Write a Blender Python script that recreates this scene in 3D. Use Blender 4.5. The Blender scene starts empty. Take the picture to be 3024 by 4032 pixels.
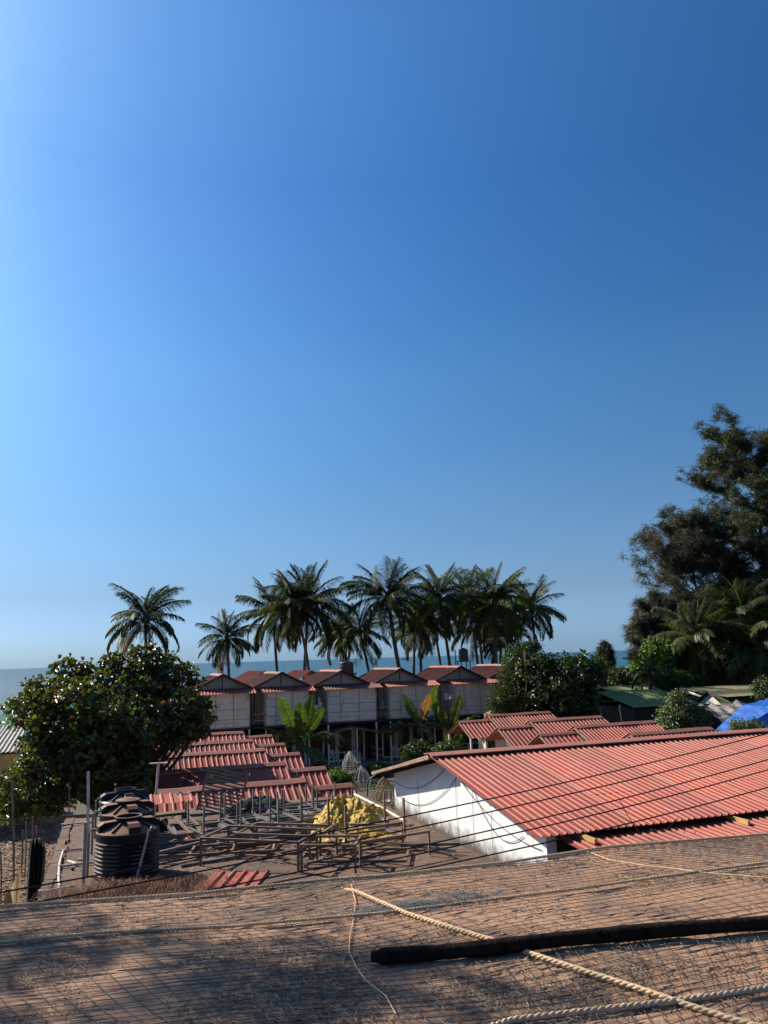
import bpy, bmesh, math, random
import numpy as np
from mathutils import Vector, Matrix, Euler
random.seed(7); rng = np.random.default_rng(7)
R = math.radians; PI = math.pi
C = bpy.context.scene.collection
sc = bpy.context.scene

# ------------------------------------------------------------------ camera, sky, sun, exposure
H = 6.7                                   # eye height above the ground
TH = math.atan(.1892); RHO = -.030; F = 3028.0
cam_d = bpy.data.cameras.new('camera'); cam = bpy.data.objects.new('camera', cam_d); C.objects.link(cam)
cam.location = (0, 0, H)
cam.rotation_euler = (Matrix.Rotation(PI/2 + TH, 3, 'X') @ Matrix.Rotation(RHO, 3, 'Z')).to_euler()
cam_d.sensor_fit = 'VERTICAL'; cam_d.sensor_height = 24; cam_d.sensor_width = 18
cam_d.lens = 24*F/4032; cam_d.clip_start = .1; cam_d.clip_end = 60000
sc.camera = cam
SUN_AZ = R(-60); SUN_EL = R(35)           # azimuth from +Y towards +X
sdir = Vector((math.sin(SUN_AZ)*math.cos(SUN_EL), math.cos(SUN_AZ)*math.cos(SUN_EL), math.sin(SUN_EL)))
world = bpy.data.worlds.new('World'); sc.world = world; world.use_nodes = True
wn = world.node_tree.nodes; wl = world.node_tree.links
sky = wn.new('ShaderNodeTexSky'); sky.sky_type = 'NISHITA'; sky.sun_disc = False
sky.sun_elevation = SUN_EL; sky.sun_rotation = SUN_AZ
sky.altitude = 0; sky.air_density = 1.0; sky.dust_density = 0.8; sky.ozone_density = 3.0
hsv = wn.new('ShaderNodeHueSaturation'); hsv.inputs['Saturation'].default_value = 1.12
wl.new(sky.outputs[0], hsv.inputs['Color'])
# sea air: the band above the horizon is bluish white all the way round, not yellow
tcw = wn.new('ShaderNodeTexCoord'); sxw = wn.new('ShaderNodeSeparateXYZ'); wl.new(tcw.outputs['Generated'], sxw.inputs[0])
rw = wn.new('ShaderNodeValToRGB'); ew = rw.color_ramp.elements
ew[0].position = 0.018; ew[0].color = (0.175,0.280,0.613,1); ew[1].position = 0.686; ew[1].color = (0.644,0.733,0.612,1)
for p_, c_ in ((0.081,(0.177,0.203,0.283)),(0.186,(0.260,0.292,0.295)),(0.351,(0.408,0.461,0.397)),(0.556,(0.448,0.553,0.501)),): e_ = ew.new(p_); e_.color = (*c_,1)
wl.new(sxw.outputs[2], rw.inputs[0]); mw = wn.new('ShaderNodeMix'); mw.data_type = 'RGBA'; mw.blend_type = 'MULTIPLY'; mw.inputs[0].default_value = 1
gm = wn.new('ShaderNodeGamma'); gm.inputs[1].default_value = 1.6; wl.new(hsv.outputs[0], gm.inputs[0]); wl.new(gm.outputs[0], mw.inputs[6]); wl.new(rw.outputs[0], mw.inputs[7])
# pale haze evens the lowest sky out all round the horizon
rh = wn.new('ShaderNodeValToRGB'); eh = rh.color_ramp.elements
eh[0].position = 0; eh[0].color = (.62,.62,.62,1); eh[1].position = .42; eh[1].color = (0,0,0,1)
for p_, c_ in ((.06,.50),(.14,.26),(.26,.08)): e_ = eh.new(p_); e_.color = (c_,c_,c_,1)
wl.new(sxw.outputs[2], rh.inputs[0]); mh = wn.new('ShaderNodeMix'); mh.data_type = 'RGBA'
wl.new(rh.outputs[0], mh.inputs[0]); wl.new(mw.outputs[2], mh.inputs[6]); mh.inputs[7].default_value = (2.15,3.5,4.95,1)
wl.new(mh.outputs[2], wn['Background'].inputs[0]); wn['Background'].inputs[1].default_value = .0715
sun_d = bpy.data.lights.new('sun', 'SUN'); sun_d.energy = 4.8; sun_d.angle = R(.5); sun_d.color = (1, .90, .74)
sun = bpy.data.objects.new('sun', sun_d); C.objects.link(sun)
sun.rotation_euler = sdir.to_track_quat('Z', 'Y').to_euler()
sc.view_settings.view_transform = 'Standard'; sc.view_settings.look = 'None'
sc.view_settings.exposure = .82; sc.view_settings.gamma = 1; sc.view_settings.use_curve_mapping = False
sc.cycles.max_bounces = 8; sc.cycles.transparent_max_bounces = 12

# ------------------------------------------------------------------ measuring helpers (survey of the place)
GA = R(19); GC = math.cos(GA); GS = math.sin(GA)   # the plots stand on a grid turned 19 degrees
def ray(px, py):
    x = (px-1512)/F; y = (2016-py)/F
    xr = x*math.cos(RHO)-y*math.sin(RHO); yr = x*math.sin(RHO)+y*math.cos(RHO)
    return xr, math.cos(TH)-yr*math.sin(TH), math.sin(TH)+yr*math.cos(TH)
def atY(px, py, Y):
    r = ray(px, py); t = Y/r[1]; return Vector((r[0]*t, Y, H+r[2]*t))
def atZ(px, py, z):
    r = ray(px, py); t = (z-H)/r[2]; return Vector((r[0]*t, r[1]*t, z))
def gw(u, w, z=0): return Vector((u*GC-w*GS, u*GS+w*GC, z))
def wg(p): return (p[0]*GC+p[1]*GS, -p[0]*GS+p[1]*GC)
def scale_at(Y): return Y*1.04/F

# ------------------------------------------------------------------ object helpers
def props(o, label=None, cat=None, group=None, kind=None):
    if label: o['label'] = label
    if cat: o['category'] = cat
    if group: o['group'] = group
    if kind: o['kind'] = kind
    return o
def thing(name, label, cat, loc=(0,0,0), rz=0, group=None):
    o = bpy.data.objects.new(name, None); C.objects.link(o); o.empty_display_size = .2
    o.location = loc; o.rotation_euler = (0,0,rz)
    return props(o, label, cat, group)
def link(name, me, parent=None, loc=(0,0,0), rot=(0,0,0), scale=(1,1,1)):
    o = bpy.data.objects.new(name, me); C.objects.link(o)
    if parent is not None: o.parent = parent
    o.location = loc; o.rotation_euler = rot; o.scale = scale
    return o
class MB:
    def __init__(s): s.v = []; s.f = []; s.smooth = False
    def box(s, x0, x1, y0, y1, z0, z1):
        b = len(s.v)
        s.v += [(x0,y0,z0),(x1,y0,z0),(x1,y1,z0),(x0,y1,z0),(x0,y0,z1),(x1,y0,z1),(x1,y1,z1),(x0,y1,z1)]
        s.f += [(b+3,b+2,b+1,b),(b+4,b+5,b+6,b+7),(b,b+1,b+5,b+4),(b+1,b+2,b+6,b+5),(b+2,b+3,b+7,b+6),(b+3,b,b+4,b+7)]
        return s
    def beam(s, a, b, w, h=None, up=(0,0,1)):
        h = h or w; a = Vector(a); b = Vector(b); d = (b-a).normalized(); u = Vector(up)
        if abs(d.dot(u)) > .98: u = Vector((1,0,0))
        x = d.cross(u).normalized()*w/2; y = x.cross(d).normalized()*h/2
        k = len(s.v)
        for p in (a, b):
            for sx, sy in ((-1,-1),(1,-1),(1,1),(-1,1)): s.v.append(tuple(p+x*sx+y*sy))
        s.f += [(k,k+1,k+2,k+3),(k+7,k+6,k+5,k+4)]+[(k+i,k+4+i,k+4+(i+1)%4,k+(i+1)%4) for i in range(4)]
        return s
    def tube(s, pts, r, n=6, cap=True):
        pts = [Vector(p) for p in pts]; k = len(s.v)
        rr = r if isinstance(r, (list, tuple)) else [r]*len(pts)
        ref = Vector((.13,.21,1)).normalized()
        for i, p in enumerate(pts):
            d = (pts[min(i+1,len(pts)-1)]-pts[max(i-1,0)])
            d = d.normalized() if d.length > 1e-9 else Vector((0,0,1))
            rf = ref if abs(d.dot(ref)) < .95 else Vector((1,0,0))
            x = d.cross(rf).normalized(); y = d.cross(x)
            for j in range(n):
                a = 2*PI*j/n; s.v.append(tuple(p+(x*math.cos(a)+y*math.sin(a))*rr[i]))
        for i in range(len(pts)-1):
            for j in range(n):
                s.f.append((k+i*n+j, k+(i+1)*n+j, k+(i+1)*n+(j+1)%n, k+i*n+(j+1)%n))
        if cap:
            s.f.append(tuple(k+j for j in range(n))); s.f.append(tuple(k+(len(pts)-1)*n+n-1-j for j in range(n)))
        return s
    def poly(s, pts):
        k = len(s.v); s.v += [tuple(p) for p in pts]; s.f.append(tuple(range(k, k+len(pts)))); return s
    def prism(s, pts, off):
        k = len(s.v); n = len(pts); off = Vector(off)
        s.v += [tuple(p) for p in pts]+[tuple(Vector(p)+off) for p in pts]
        s.f += [tuple(range(k,k+n)), tuple(range(k+2*n-1,k+n-1,-1))]
        s.f += [(k+i, k+n+i, k+n+(i+1)%n, k+(i+1)%n) for i in range(n)]
        return s
    def lathe(s, prof, n=32, c=(0,0)):
        k = len(s.v)
        for r, z in prof:
            for j in range(n):
                a = 2*PI*j/n; s.v.append((c[0]+r*math.cos(a), c[1]+r*math.sin(a), z))
        for i in range(len(prof)-1):
            for j in range(n): s.f.append((k+i*n+j, k+i*n+(j+1)%n, k+(i+1)*n+(j+1)%n, k+(i+1)*n+j))
        return s
    def mesh(s, name, m=None):
        me = bpy.data.meshes.new(name); me.from_pydata(s.v, [], s.f)
        if m: me.materials.append(m)
        if s.smooth: me.polygons.foreach_set('use_smooth', [True]*len(me.polygons))
        me.update(); return me
    def obj(s, name, m, parent=None, **k): return link(name, s.mesh(name, m), parent, **k)
def fast_mesh(name, V, Fq, m, smooth=False):
    """V (n,3) float, Fq (k,4) or (k,3) int"""
    me = bpy.data.meshes.new(name); n = len(V); k = len(Fq); q = Fq.shape[1]
    me.vertices.add(n); me.vertices.foreach_set('co', np.asarray(V, np.float32).ravel())
    me.loops.add(k*q); me.loops.foreach_set('vertex_index', np.asarray(Fq, np.int32).ravel())
    me.polygons.add(k); me.polygons.foreach_set('loop_start', np.arange(0, k*q, q, dtype=np.int32))
    try: me.polygons.foreach_set('loop_total', np.full(k, q, np.int32))
    except Exception: pass
    if smooth: me.polygons.foreach_set('use_smooth', np.ones(k, bool))
    me.materials.append(m); me.update(calc_edges=True); me.validate(); return me

# ------------------------------------------------------------------ materials
def ramp(nt, stops):
    r = nt.nodes.new('ShaderNodeValToRGB'); e = r.color_ramp.elements
    while len(e) > 1: e.remove(e[-1])
    e[0].position = stops[0][0]; e[0].color = (*stops[0][1], 1)
    for p, c in stops[1:]: x = e.new(p); x.color = (*c, 1)
    return r
def noise(nt, scale, detail=4, vec=None, rough=.55, dist=0):
    n = nt.nodes.new('ShaderNodeTexNoise'); n.inputs['Scale'].default_value = scale
    n.inputs['Detail'].default_value = detail; n.inputs['Roughness'].default_value = rough
    n.inputs['Distortion'].default_value = dist
    if vec is None:
        t = nt.nodes.get('TC') or nt.nodes.new('ShaderNodeTexCoord'); t.name = 'TC'; vec = t.outputs['Object']
    nt.links.new(vec, n.inputs['Vector']); return n
def mapped(nt, scale=(1,1,1), rot=(0,0,0)):
    t = nt.nodes.get('TC') or nt.nodes.new('ShaderNodeTexCoord'); t.name = 'TC'
    m = nt.nodes.new('ShaderNodeMapping'); m.inputs['Scale'].default_value = scale; m.inputs['Rotation'].default_value = rot
    nt.links.new(t.outputs['Object'], m.inputs['Vector']); return m.outputs[0]
def mixc(nt, fac, a, b, mode='MIX'):
    m = nt.nodes.new('ShaderNodeMix'); m.data_type = 'RGBA'; m.blend_type = mode
    for sock, v in ((m.inputs['Factor'], fac), (m.inputs['A'], a), (m.inputs['B'], b)):
        if hasattr(v, 'is_linked') or hasattr(v, 'links'): nt.links.new(v, sock)
        else: sock.default_value = (*v, 1) if isinstance(v, tuple) else v
    return m.outputs['Result']
# Mix node has several sockets of one name; pick the colour ones
def mixc(nt, fac, a, b, mode='MIX'):
    m = nt.nodes.new('ShaderNodeMix'); m.data_type = 'RGBA'; m.blend_type = mode
    cs = [i for i in m.inputs if i.type == 'RGBA']
    for sock, v in ((m.inputs[0], fac), (cs[0], a), (cs[1], b)):
        if isinstance(v, bpy.types.NodeSocket): nt.links.new(v, sock)
        else: sock.default_value = (*v, 1) if isinstance(v, tuple) else v
    return [o for o in m.outputs if o.type == 'RGBA'][0]
def newmat(name):
    m = bpy.data.materials.new(name); m.use_nodes = True; return m, m.node_tree, m.node_tree.nodes['Principled BSDF']
def mat(name, c1, c2=None, scale=3, rough=.6, metal=0, bump=0, bscale=40, stretch=(1,1,1), lo=.35, hi=.65, spots=None, objvar=0, world_c=False):
    m, nt, b = newmat(name); c2 = c2 or tuple(x*.75 for x in c1)
    vec = mapped(nt, stretch)
    n = noise(nt, scale, 6, vec); r = ramp(nt, [(lo, c1), (hi, c2)]); nt.links.new(n.outputs[0], r.inputs[0])
    col = r.outputs[0]
    if spots:
        n2 = noise(nt, spots[0], 5, vec, .7); r2 = ramp(nt, [(spots[1], (0,0,0)), (spots[2], (1,1,1))])
        nt.links.new(n2.outputs[0], r2.inputs[0]); col = mixc(nt, r2.outputs[0], col, spots[3])
    if objvar:
        oi = nt.nodes.new('ShaderNodeObjectInfo'); mr = nt.nodes.new('ShaderNodeMapRange')
        mr.inputs[3].default_value = 1-objvar; mr.inputs[4].default_value = 1+objvar
        nt.links.new(oi.outputs['Random'], mr.inputs[0])
        h = nt.nodes.new('ShaderNodeHueSaturation'); nt.links.new(col, h.inputs['Color']); nt.links.new(mr.outputs[0], h.inputs['Value']); col = h.outputs[0]
    nt.links.new(col, b.inputs['Base Color']); b.inputs['Roughness'].default_value = rough; b.inputs['Metallic'].default_value = metal
    if bump:
        n3 = noise(nt, bscale, 5, vec); bp = nt.nodes.new('ShaderNodeBump'); bp.inputs['Strength'].default_value = bump; bp.inputs['Distance'].default_value = .02
        nt.links.new(n3.outputs[0], bp.inputs['Height']); nt.links.new(bp.outputs[0], b.inputs['Normal'])
    return m
def leafmat(name, stops, rough=.45, trans=.3, tcol=None, spec=.5):
    m, nt, b = newmat(name)
    g = nt.nodes.new('ShaderNodeNewGeometry'); r = ramp(nt, stops); nt.links.new(g.outputs['Random Per Island'], r.inputs[0])
    n = noise(nt, 1.3, 3); r2 = ramp(nt, [(.3, (.65,.65,.65)), (.7, (1.15,1.15,1.1))]); nt.links.new(n.outputs[0], r2.inputs[0])
    col = mixc(nt, 1.0, r.outputs[0], r2.outputs[0], 'MULTIPLY')
    nt.links.new(col, b.inputs['Base Color']); b.inputs['Roughness'].default_value = rough
    b.inputs['Specular IOR Level'].default_value = spec
    t = nt.nodes.new('ShaderNodeBsdfTranslucent')
    tc = mixc(nt, 1.0, col, tcol or (1.5,1.7,.6), 'MULTIPLY'); nt.links.new(tc, t.inputs[0])
    mx = nt.nodes.new('ShaderNodeMixShader'); mx.inputs[0].default_value = trans
    nt.links.new(b.outputs[0], mx.inputs[1]); nt.links.new(t.outputs[0], mx.inputs[2])
    nt.links.new(mx.outputs[0], nt.nodes['Material Output'].inputs[0]); return m
M = {}
M['red'] = mat('red_sheet_metal', (.37,.066,.034), (.26,.050,.030), 1.6, .66, bump=.15, bscale=3, spots=(4,.52,.72,(.27,.115,.075)), objvar=.2, stretch=(1,.35,1))
M['redold'] = mat('weathered_red_sheet', (.27,.062,.036), (.12,.042,.028), 1.6, .7, bump=.2, spots=(5,.52,.66,(.035,.025,.02)), objvar=.18, stretch=(1,.5,1))
M['cap'] = mat('dusty_ridge_cap', (.36,.10,.065), (.22,.11,.075), 3, .7, bump=.15, objvar=.15)
M['capold'] = mat('faded_ridge_cap', (.30,.17,.12), (.2,.1,.075), 3, .8, objvar=.2)
M['ply'] = mat('whitewashed_board', (.74,.63,.51), (.60,.51,.41), 1.5, .8, spots=(3,.6,.8,(.3,.27,.25)), bump=.1)
M['gable'] = mat('grey_gable_board', (.34,.29,.24), (.25,.21,.175), 2, .85)
M['batten'] = mat('board_batten', (.42,.33,.25), (.32,.24,.18), 6, .8)
M['white'] = mat('white_paint', (.70,.65,.58), (.56,.52,.46), 4, .5)
M['wood'] = mat('weathered_wood', (.30,.19,.12), (.16,.10,.07), 5, .8, stretch=(1,1,.3))
M['ywood'] = mat('yellow_wood', (.55,.33,.10), (.4,.22,.07), 5, .7)
M['dwood'] = mat('dark_wood', (.05,.035,.028), (.025,.02,.016), 6, .85)
M['glass'] = mat('dark_glass', (.012,.013,.014), (.02,.02,.022), 2, .15)
M['dark'] = mat('dark_wall', (.03,.022,.02), (.018,.015,.014), 2, .9)  # one near-black colour for outer walls below the roofs
M['maroon'] = mat('maroon_wall', (.09,.03,.025), (.05,.02,.018), 2, .85)
M['steel'] = mat('rusty_steel', (.24,.14,.09), (.11,.07,.05), 8, .7, metal=.05, objvar=.35, bump=.1)
M['greysteel'] = mat('grey_steel', (.15,.15,.15), (.10,.075,.06), 5, .6, metal=.1, objvar=.3)
M['pvc'] = mat('dirty_pvc', (.70,.62,.52), (.42,.34,.26), 7, .5, objvar=.1)
M['greypvc'] = mat('grey_pvc', (.32,.29,.26), (.24,.2,.17), 7, .5)
M['black'] = mat('black_cable', (.012,.012,.013), None, 5, .55)
M['bag'] = mat('white_bag', (.7,.71,.73), (.5,.5,.52), 6, .6)
M['terracotta'] = mat('old_brick', (.26,.11,.07), (.15,.08,.055), 8, .9, objvar=.25, bump=.4)
M['bamboo'] = mat('bamboo_stake', (.20,.13,.08), (.1,.07,.05), 9, .8, objvar=.3)
M['trunk'] = mat('palm_trunk', (.12,.095,.075), (.06,.05,.042), 6, .9, bump=.4, bscale=14)
M['bark'] = mat('tree_bark', (.07,.055,.045), (.035,.028,.024), 6, .9, bump=.5, bscale=20)
M['greensheet'] = mat('green_sheet', (.14,.19,.05), (.09,.135,.04), .5, .75, spots=(2.5,.55,.75,(.075,.07,.04)))
M['mosssheet'] = mat('mossy_sheet', (.13,.165,.06), (.10,.10,.05), .9, .85, spots=(1.6,.5,.62,(.10,.065,.05)))
M['asb'] = mat('grey_asbestos', (.34,.32,.29), (.22,.20,.17), 2, .8, spots=(3,.55,.7,(.15,.13,.11)))
M['greytarp'] = mat('grey_tarp', (.30,.27,.24), (.17,.15,.13), 1.6, .75, bump=.5, bscale=6, spots=(2.5,.5,.62,(.09,.08,.065)))
M['blue'] = mat('blue_tarp', (.006,.095,.40), (.005,.06,.28), 2, .55, bump=.35, bscale=5)
M['greentarp'] = mat('green_tarp', (.01,.22,.14), (.01,.17,.11), 1.5, .6)
M['dktarp'] = mat('ragged_dark_net', (.05,.062,.055), (.025,.03,.028), 8, .9)
M['yellow'] = mat('yellow_tarp', (.55,.36,.05), (.36,.21,.03), 9, .75, bump=.4, bscale=25, spots=(7,.58,.72,(.24,.16,.045)))
M['ochre'] = mat('ochre_wall', (.5,.32,.14), (.38,.25,.12), 2, .8)
M['cane'] = mat('white_cane', (.62,.56,.48), (.45,.38,.3), 20, .7)
M['browncane'] = mat('brown_cane', (.30,.17,.09), (.2,.12,.07), 20, .7)
M['sand'] = mat('beach_sand', (.48,.35,.24), (.4,.28,.19), .5, .95)
M['needle'] = leafmat('dry_needles', [(0,(.30,.22,.15)),(.35,(.42,.33,.24)),(.45,(.09,.065,.05)),(1,(.035,.028,.024))], .8, .1, (1,1,1))
M['drygrass'] = leafmat('dry_grass', [(0,(.22,.09,.05)),(.5,(.17,.085,.05)),(1,(.10,.05,.03))], .8, .2, (1.2,1,.8))
M['litter'] = leafmat('leaf_litter', [(0,(.20,.09,.055)),(.5,(.32,.2,.14)),(1,(.12,.06,.04))], .8, .1, (1,1,1))
M['almond'] = leafmat('almond_leaf', [(0,(.030,.044,.013)),(.45,(.055,.072,.018)),(.80,(.090,.108,.026)),(.955,(.13,.12,.035)),(.98,(.17,.03,.02)),(1,(.13,.05,.03))], .4, .34, (1.7,1.7,.45))
M['dkleaf'] = leafmat('dark_leaf', [(0,(.026,.042,.012)),(.6,(.045,.068,.017)),(1,(.07,.095,.026))], .42, .28)
M['shrubleaf'] = leafmat('pale_shrub_leaf', [(0,(.06,.085,.03)),(.6,(.10,.13,.05)),(1,(.16,.18,.08))], .4, .25)
M['brightleaf'] = leafmat('fresh_leaf', [(0,(.05,.10,.015)),(1,(.09,.16,.03))], .5, .35)
M['banana'] = leafmat('banana_leaf', [(0,(.045,.075,.018)),(.6,(.07,.11,.025)),(.93,(.10,.14,.03)),(1,(.22,.17,.05))], .45, .3)
M['bananadry'] = leafmat('dry_banana_leaf', [(0,(.35,.22,.07)),(1,(.25,.14,.07))], .6, .3, (1.2,1,.6))
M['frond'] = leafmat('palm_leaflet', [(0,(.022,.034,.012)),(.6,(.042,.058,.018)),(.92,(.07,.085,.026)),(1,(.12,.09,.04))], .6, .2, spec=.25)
M['frondlit'] = leafmat('palm_leaflet_lit', [(0,(.045,.065,.018)),(.6,(.08,.10,.03)),(.9,(.12,.12,.045)),(1,(.20,.14,.07))], .55, .26, spec=.3)  # paler copy of the palm leaflet; sunlight on the fronds put into its colour
M['dryfrond'] = leafmat('dry_palm_leaflet', [(0,(.13,.09,.05)),(1,(.20,.14,.08))], .8, .2, (1.1,1,.8), spec=.1)
M['cas'] = leafmat('casuarina_needle', [(0,(.040,.042,.026)),(.6,(.062,.062,.036)),(1,(.095,.075,.045))], .7, .25, (1.2,1.2,.7))
M['casgreen'] = leafmat('casuarina_green_needle', [(0,(.035,.045,.018)),(.6,(.055,.07,.025)),(1,(.085,.08,.035))], .7, .25, (1.2,1.3,.7))

# gable wall: white render with grime creeping up from the slab
def wall_mat():
    m, nt, b = newmat('whitewashed_render')
    t = nt.nodes.new('ShaderNodeTexCoord'); t.name = 'TC'; sx = nt.nodes.new('ShaderNodeSeparateXYZ'); nt.links.new(t.outputs['Object'], sx.inputs[0])
    n1 = noise(nt, 1.6, 4); r1 = ramp(nt, [(.35,(.66,.67,.69)),(.75,(.56,.56,.57))]); nt.links.new(n1.outputs[0], r1.inputs[0])
    v = mapped(nt, (1,6,.25)); n2 = noise(nt, 2.5, 6, v, .7); r2 = ramp(nt, [(.5,(1,1,1)),(.75,(.82,.80,.78))]); nt.links.new(n2.outputs[0], r2.inputs[0])
    col = mixc(nt, 1.0, r1.outputs[0], r2.outputs[0], 'MULTIPLY')
    n3 = noise(nt, 3.2, 7, None, .75)
    a = nt.nodes.new('ShaderNodeMath'); a.operation = 'MULTIPLY_ADD'; a.inputs[1].default_value = .75; nt.links.new(n3.outputs[0], a.inputs[0])
    z = nt.nodes.new('ShaderNodeMath'); z.operation = 'MULTIPLY'; z.inputs[1].default_value = -1.15; nt.links.new(sx.outputs[2], z.inputs[0]); nt.links.new(z.outputs[0], a.inputs[2])
    off = nt.nodes.new('ShaderNodeMath'); off.operation = 'ADD'; off.inputs[1].default_value = 3.68; nt.links.new(a.outputs[0], off.inputs[0])
    r3 = ramp(nt, [(.30,(0,0,0)),(.62,(1,1,1))]); nt.links.new(off.outputs[0], r3.inputs[0])
    col = mixc(nt, r3.outputs[0], col, (.085,.065,.055)); nt.links.new(col, b.inputs['Base Color'])
    b.inputs['Roughness'].default_value = .85
    n4 = noise(nt, 9, 6); bp = nt.nodes.new('ShaderNodeBump'); bp.inputs['Strength'].default_value = .15; nt.links.new(n4.outputs[0], bp.inputs['Height']); nt.links.new(bp.outputs[0], b.inputs['Normal'])
    return m
M['render'] = wall_mat()
def slab_mat():
    m, nt, b = newmat('stained_concrete')
    n1 = noise(nt, .9, 8, None, .65); r1 = ramp(nt, [(.3,(.17,.095,.058)),(.5,(.115,.064,.040)),(.7,(.045,.028,.020))]); nt.links.new(n1.outputs[0], r1.inputs[0])
    n2 = noise(nt, 14, 8, None, .75); r2 = ramp(nt, [(.3,(.75,.75,.75)),(.7,(1.25,1.22,1.2))]); nt.links.new(n2.outputs[0], r2.inputs[0])
    col = mixc(nt, 1.0, r1.outputs[0], r2.outputs[0], 'MULTIPLY')
    n3 = noise(nt, 5, 6, None, .7); r3 = ramp(nt, [(.6,(0,0,0)),(.75,(.7,.7,.7))]); nt.links.new(n3.outputs[0], r3.inputs[0])
    col = mixc(nt, r3.outputs[0], col, (.17,.11,.075)); nt.links.new(col, b.inputs['Base Color']); b.inputs['Roughness'].default_value = .9
    bp = nt.nodes.new('ShaderNodeBump'); bp.inputs['Strength'].default_value = .6; bp.inputs['Distance'].default_value = .02
    nt.links.new(n2.outputs[0], bp.inputs['Height']); nt.links.new(bp.outputs[0], b.inputs['Normal']); return m
M['slab'] = slab_mat()
def ground_mat():
    m, nt, b = newmat('yard_earth')
    n1 = noise(nt, .25, 8, None, .6); r1 = ramp(nt, [(.35,(.10,.065,.045)),(.5,(.07,.055,.035)),(.62,(.05,.06,.022)),(.75,(.06,.075,.025))]); nt.links.new(n1.outputs[0], r1.inputs[0])
    n2 = noise(nt, 6, 8, None, .7); r2 = ramp(nt, [(.3,(.6,.6,.6)),(.7,(1.3,1.3,1.3))]); nt.links.new(n2.outputs[0], r2.inputs[0])
    col = mixc(nt, 1.0, r1.outputs[0], r2.outputs[0], 'MULTIPLY'); nt.links.new(col, b.inputs['Base Color']); b.inputs['Roughness'].default_value = .95
    bp = nt.nodes.new('ShaderNodeBump'); bp.inputs['Strength'].default_value = .8; bp.inputs['Distance'].default_value = .05
    nt.links.new(n2.outputs[0], bp.inputs['Height']); nt.links.new(bp.outputs[0], b.inputs['Normal']); return m
M['ground'] = ground_mat()
def sea_mat():
    m, nt, b = newmat('sea_water')
    n1 = noise(nt, .012, 5, mapped(nt, (1,2.5,1))); r1 = ramp(nt, [(.35,(.018,.078,.125)),(.65,(.026,.098,.152))]); nt.links.new(n1.outputs[0], r1.inputs[0])
    nt.links.new(r1.outputs[0], b.inputs['Base Color']); b.inputs['Roughness'].default_value = .55; b.inputs['Specular IOR Level'].default_value = .25
    n2 = noise(nt, .55, 6, mapped(nt, (.5,1.3,1), (0,0,R(25))), .7); bp = nt.nodes.new('ShaderNodeBump'); bp.inputs['Strength'].default_value = 1; bp.inputs['Distance'].default_value = .9
    nt.links.new(n2.outputs[0], bp.inputs['Height']); nt.links.new(bp.outputs[0], b.inputs['Normal']); return m
M['sea'] = sea_mat()
def tank_mat():
    m, nt, b = newmat('dusty_black_plastic')
    g = nt.nodes.new('ShaderNodeNewGeometry'); sx = nt.nodes.new('ShaderNodeSeparateXYZ'); nt.links.new(g.outputs['Normal'], sx.inputs[0])
    n = noise(nt, 4, 6); a = nt.nodes.new('ShaderNodeMath'); a.operation = 'MULTIPLY_ADD'; a.inputs[1].default_value = .6; nt.links.new(n.outputs[0], a.inputs[0]); nt.links.new(sx.outputs[2], a.inputs[2])
    r = ramp(nt, [(.95,(0,0,0)),(1.2,(1,1,1))]); nt.links.new(a.outputs[0], r.inputs[0])       # red dust settles on what faces up
    col = mixc(nt, r.outputs[0], (.007,.007,.008), (.19,.098,.064)); nt.links.new(col, b.inputs['Base Color'])
    b.inputs['Specular IOR Level'].default_value = .25; rr = ramp(nt, [(0,(.42,.42,.42)),(1,(.75,.75,.75))]); nt.links.new(r.outputs[0], rr.inputs[0]); nt.links.new(rr.outputs[0], b.inputs['Roughness']); return m
M['tank'] = tank_mat()
M['tankclean'] = mat('black_plastic', (.010,.010,.011), (.02,.018,.018), 4, .35)
def canopy_mat():
    m, nt, b = newmat('weathered_shaded_canopy')
    n1 = noise(nt, 1.1, 6, None, .6); r1 = ramp(nt, [(.3,(.46,.262,.155)),(.55,(.38,.215,.13)),(.75,(.27,.16,.10))]); nt.links.new(n1.outputs[0], r1.inputs[0])
    v = mapped(nt, (1,9,1)); n2 = noise(nt, 7, 8, v, .75); r2 = ramp(nt, [(.3,(.78,.78,.78)),(.7,(1.15,1.14,1.12))]); nt.links.new(n2.outputs[0], r2.inputs[0])
    col = mixc(nt, 1.0, r1.outputs[0], r2.outputs[0], 'MULTIPLY')
    n3 = noise(nt, .8, 8, None, .72, .6); r3 = ramp(nt, [(.5,(0,0,0)),(.66,(.7,.7,.7))]); nt.links.new(n3.outputs[0], r3.inputs[0])  # dark blotches put fallen debris and patchy shade into the sheet colour
    col = mixc(nt, r3.outputs[0], col, (.075,.055,.045)); nt.links.new(col, b.inputs['Base Color']); b.inputs['Roughness'].default_value = .85
    bp = nt.nodes.new('ShaderNodeBump'); bp.inputs['Strength'].default_value = .5; bp.inputs['Distance'].default_value = .006
    nt.links.new(n2.outputs[0], bp.inputs['Height']); nt.links.new(bp.outputs[0], b.inputs['Normal']); return m
M['canopy'] = canopy_mat()
M['rope'] = mat('coir_rope', (.66,.48,.30), (.44,.30,.18), 60, .95)
M['netcord'] = mat('dark_net_cord', (.04,.048,.055), (.06,.045,.035), 3, .8)
M['netblue'] = mat('faded_blue_net_cord', (.05,.10,.15), (.06,.07,.07), 3, .8)
M['log'] = mat('black_weathered_pole', (.008,.006,.005), (.022,.015,.012), 12, 1.0, bump=.8, bscale=30)
M['log'].node_tree.nodes['Principled BSDF'].inputs['Specular IOR Level'].default_value = .1
UNIT = MB().box(-.5,.5,-.5,.5,-.5,.5)
_unit = {}
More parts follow.
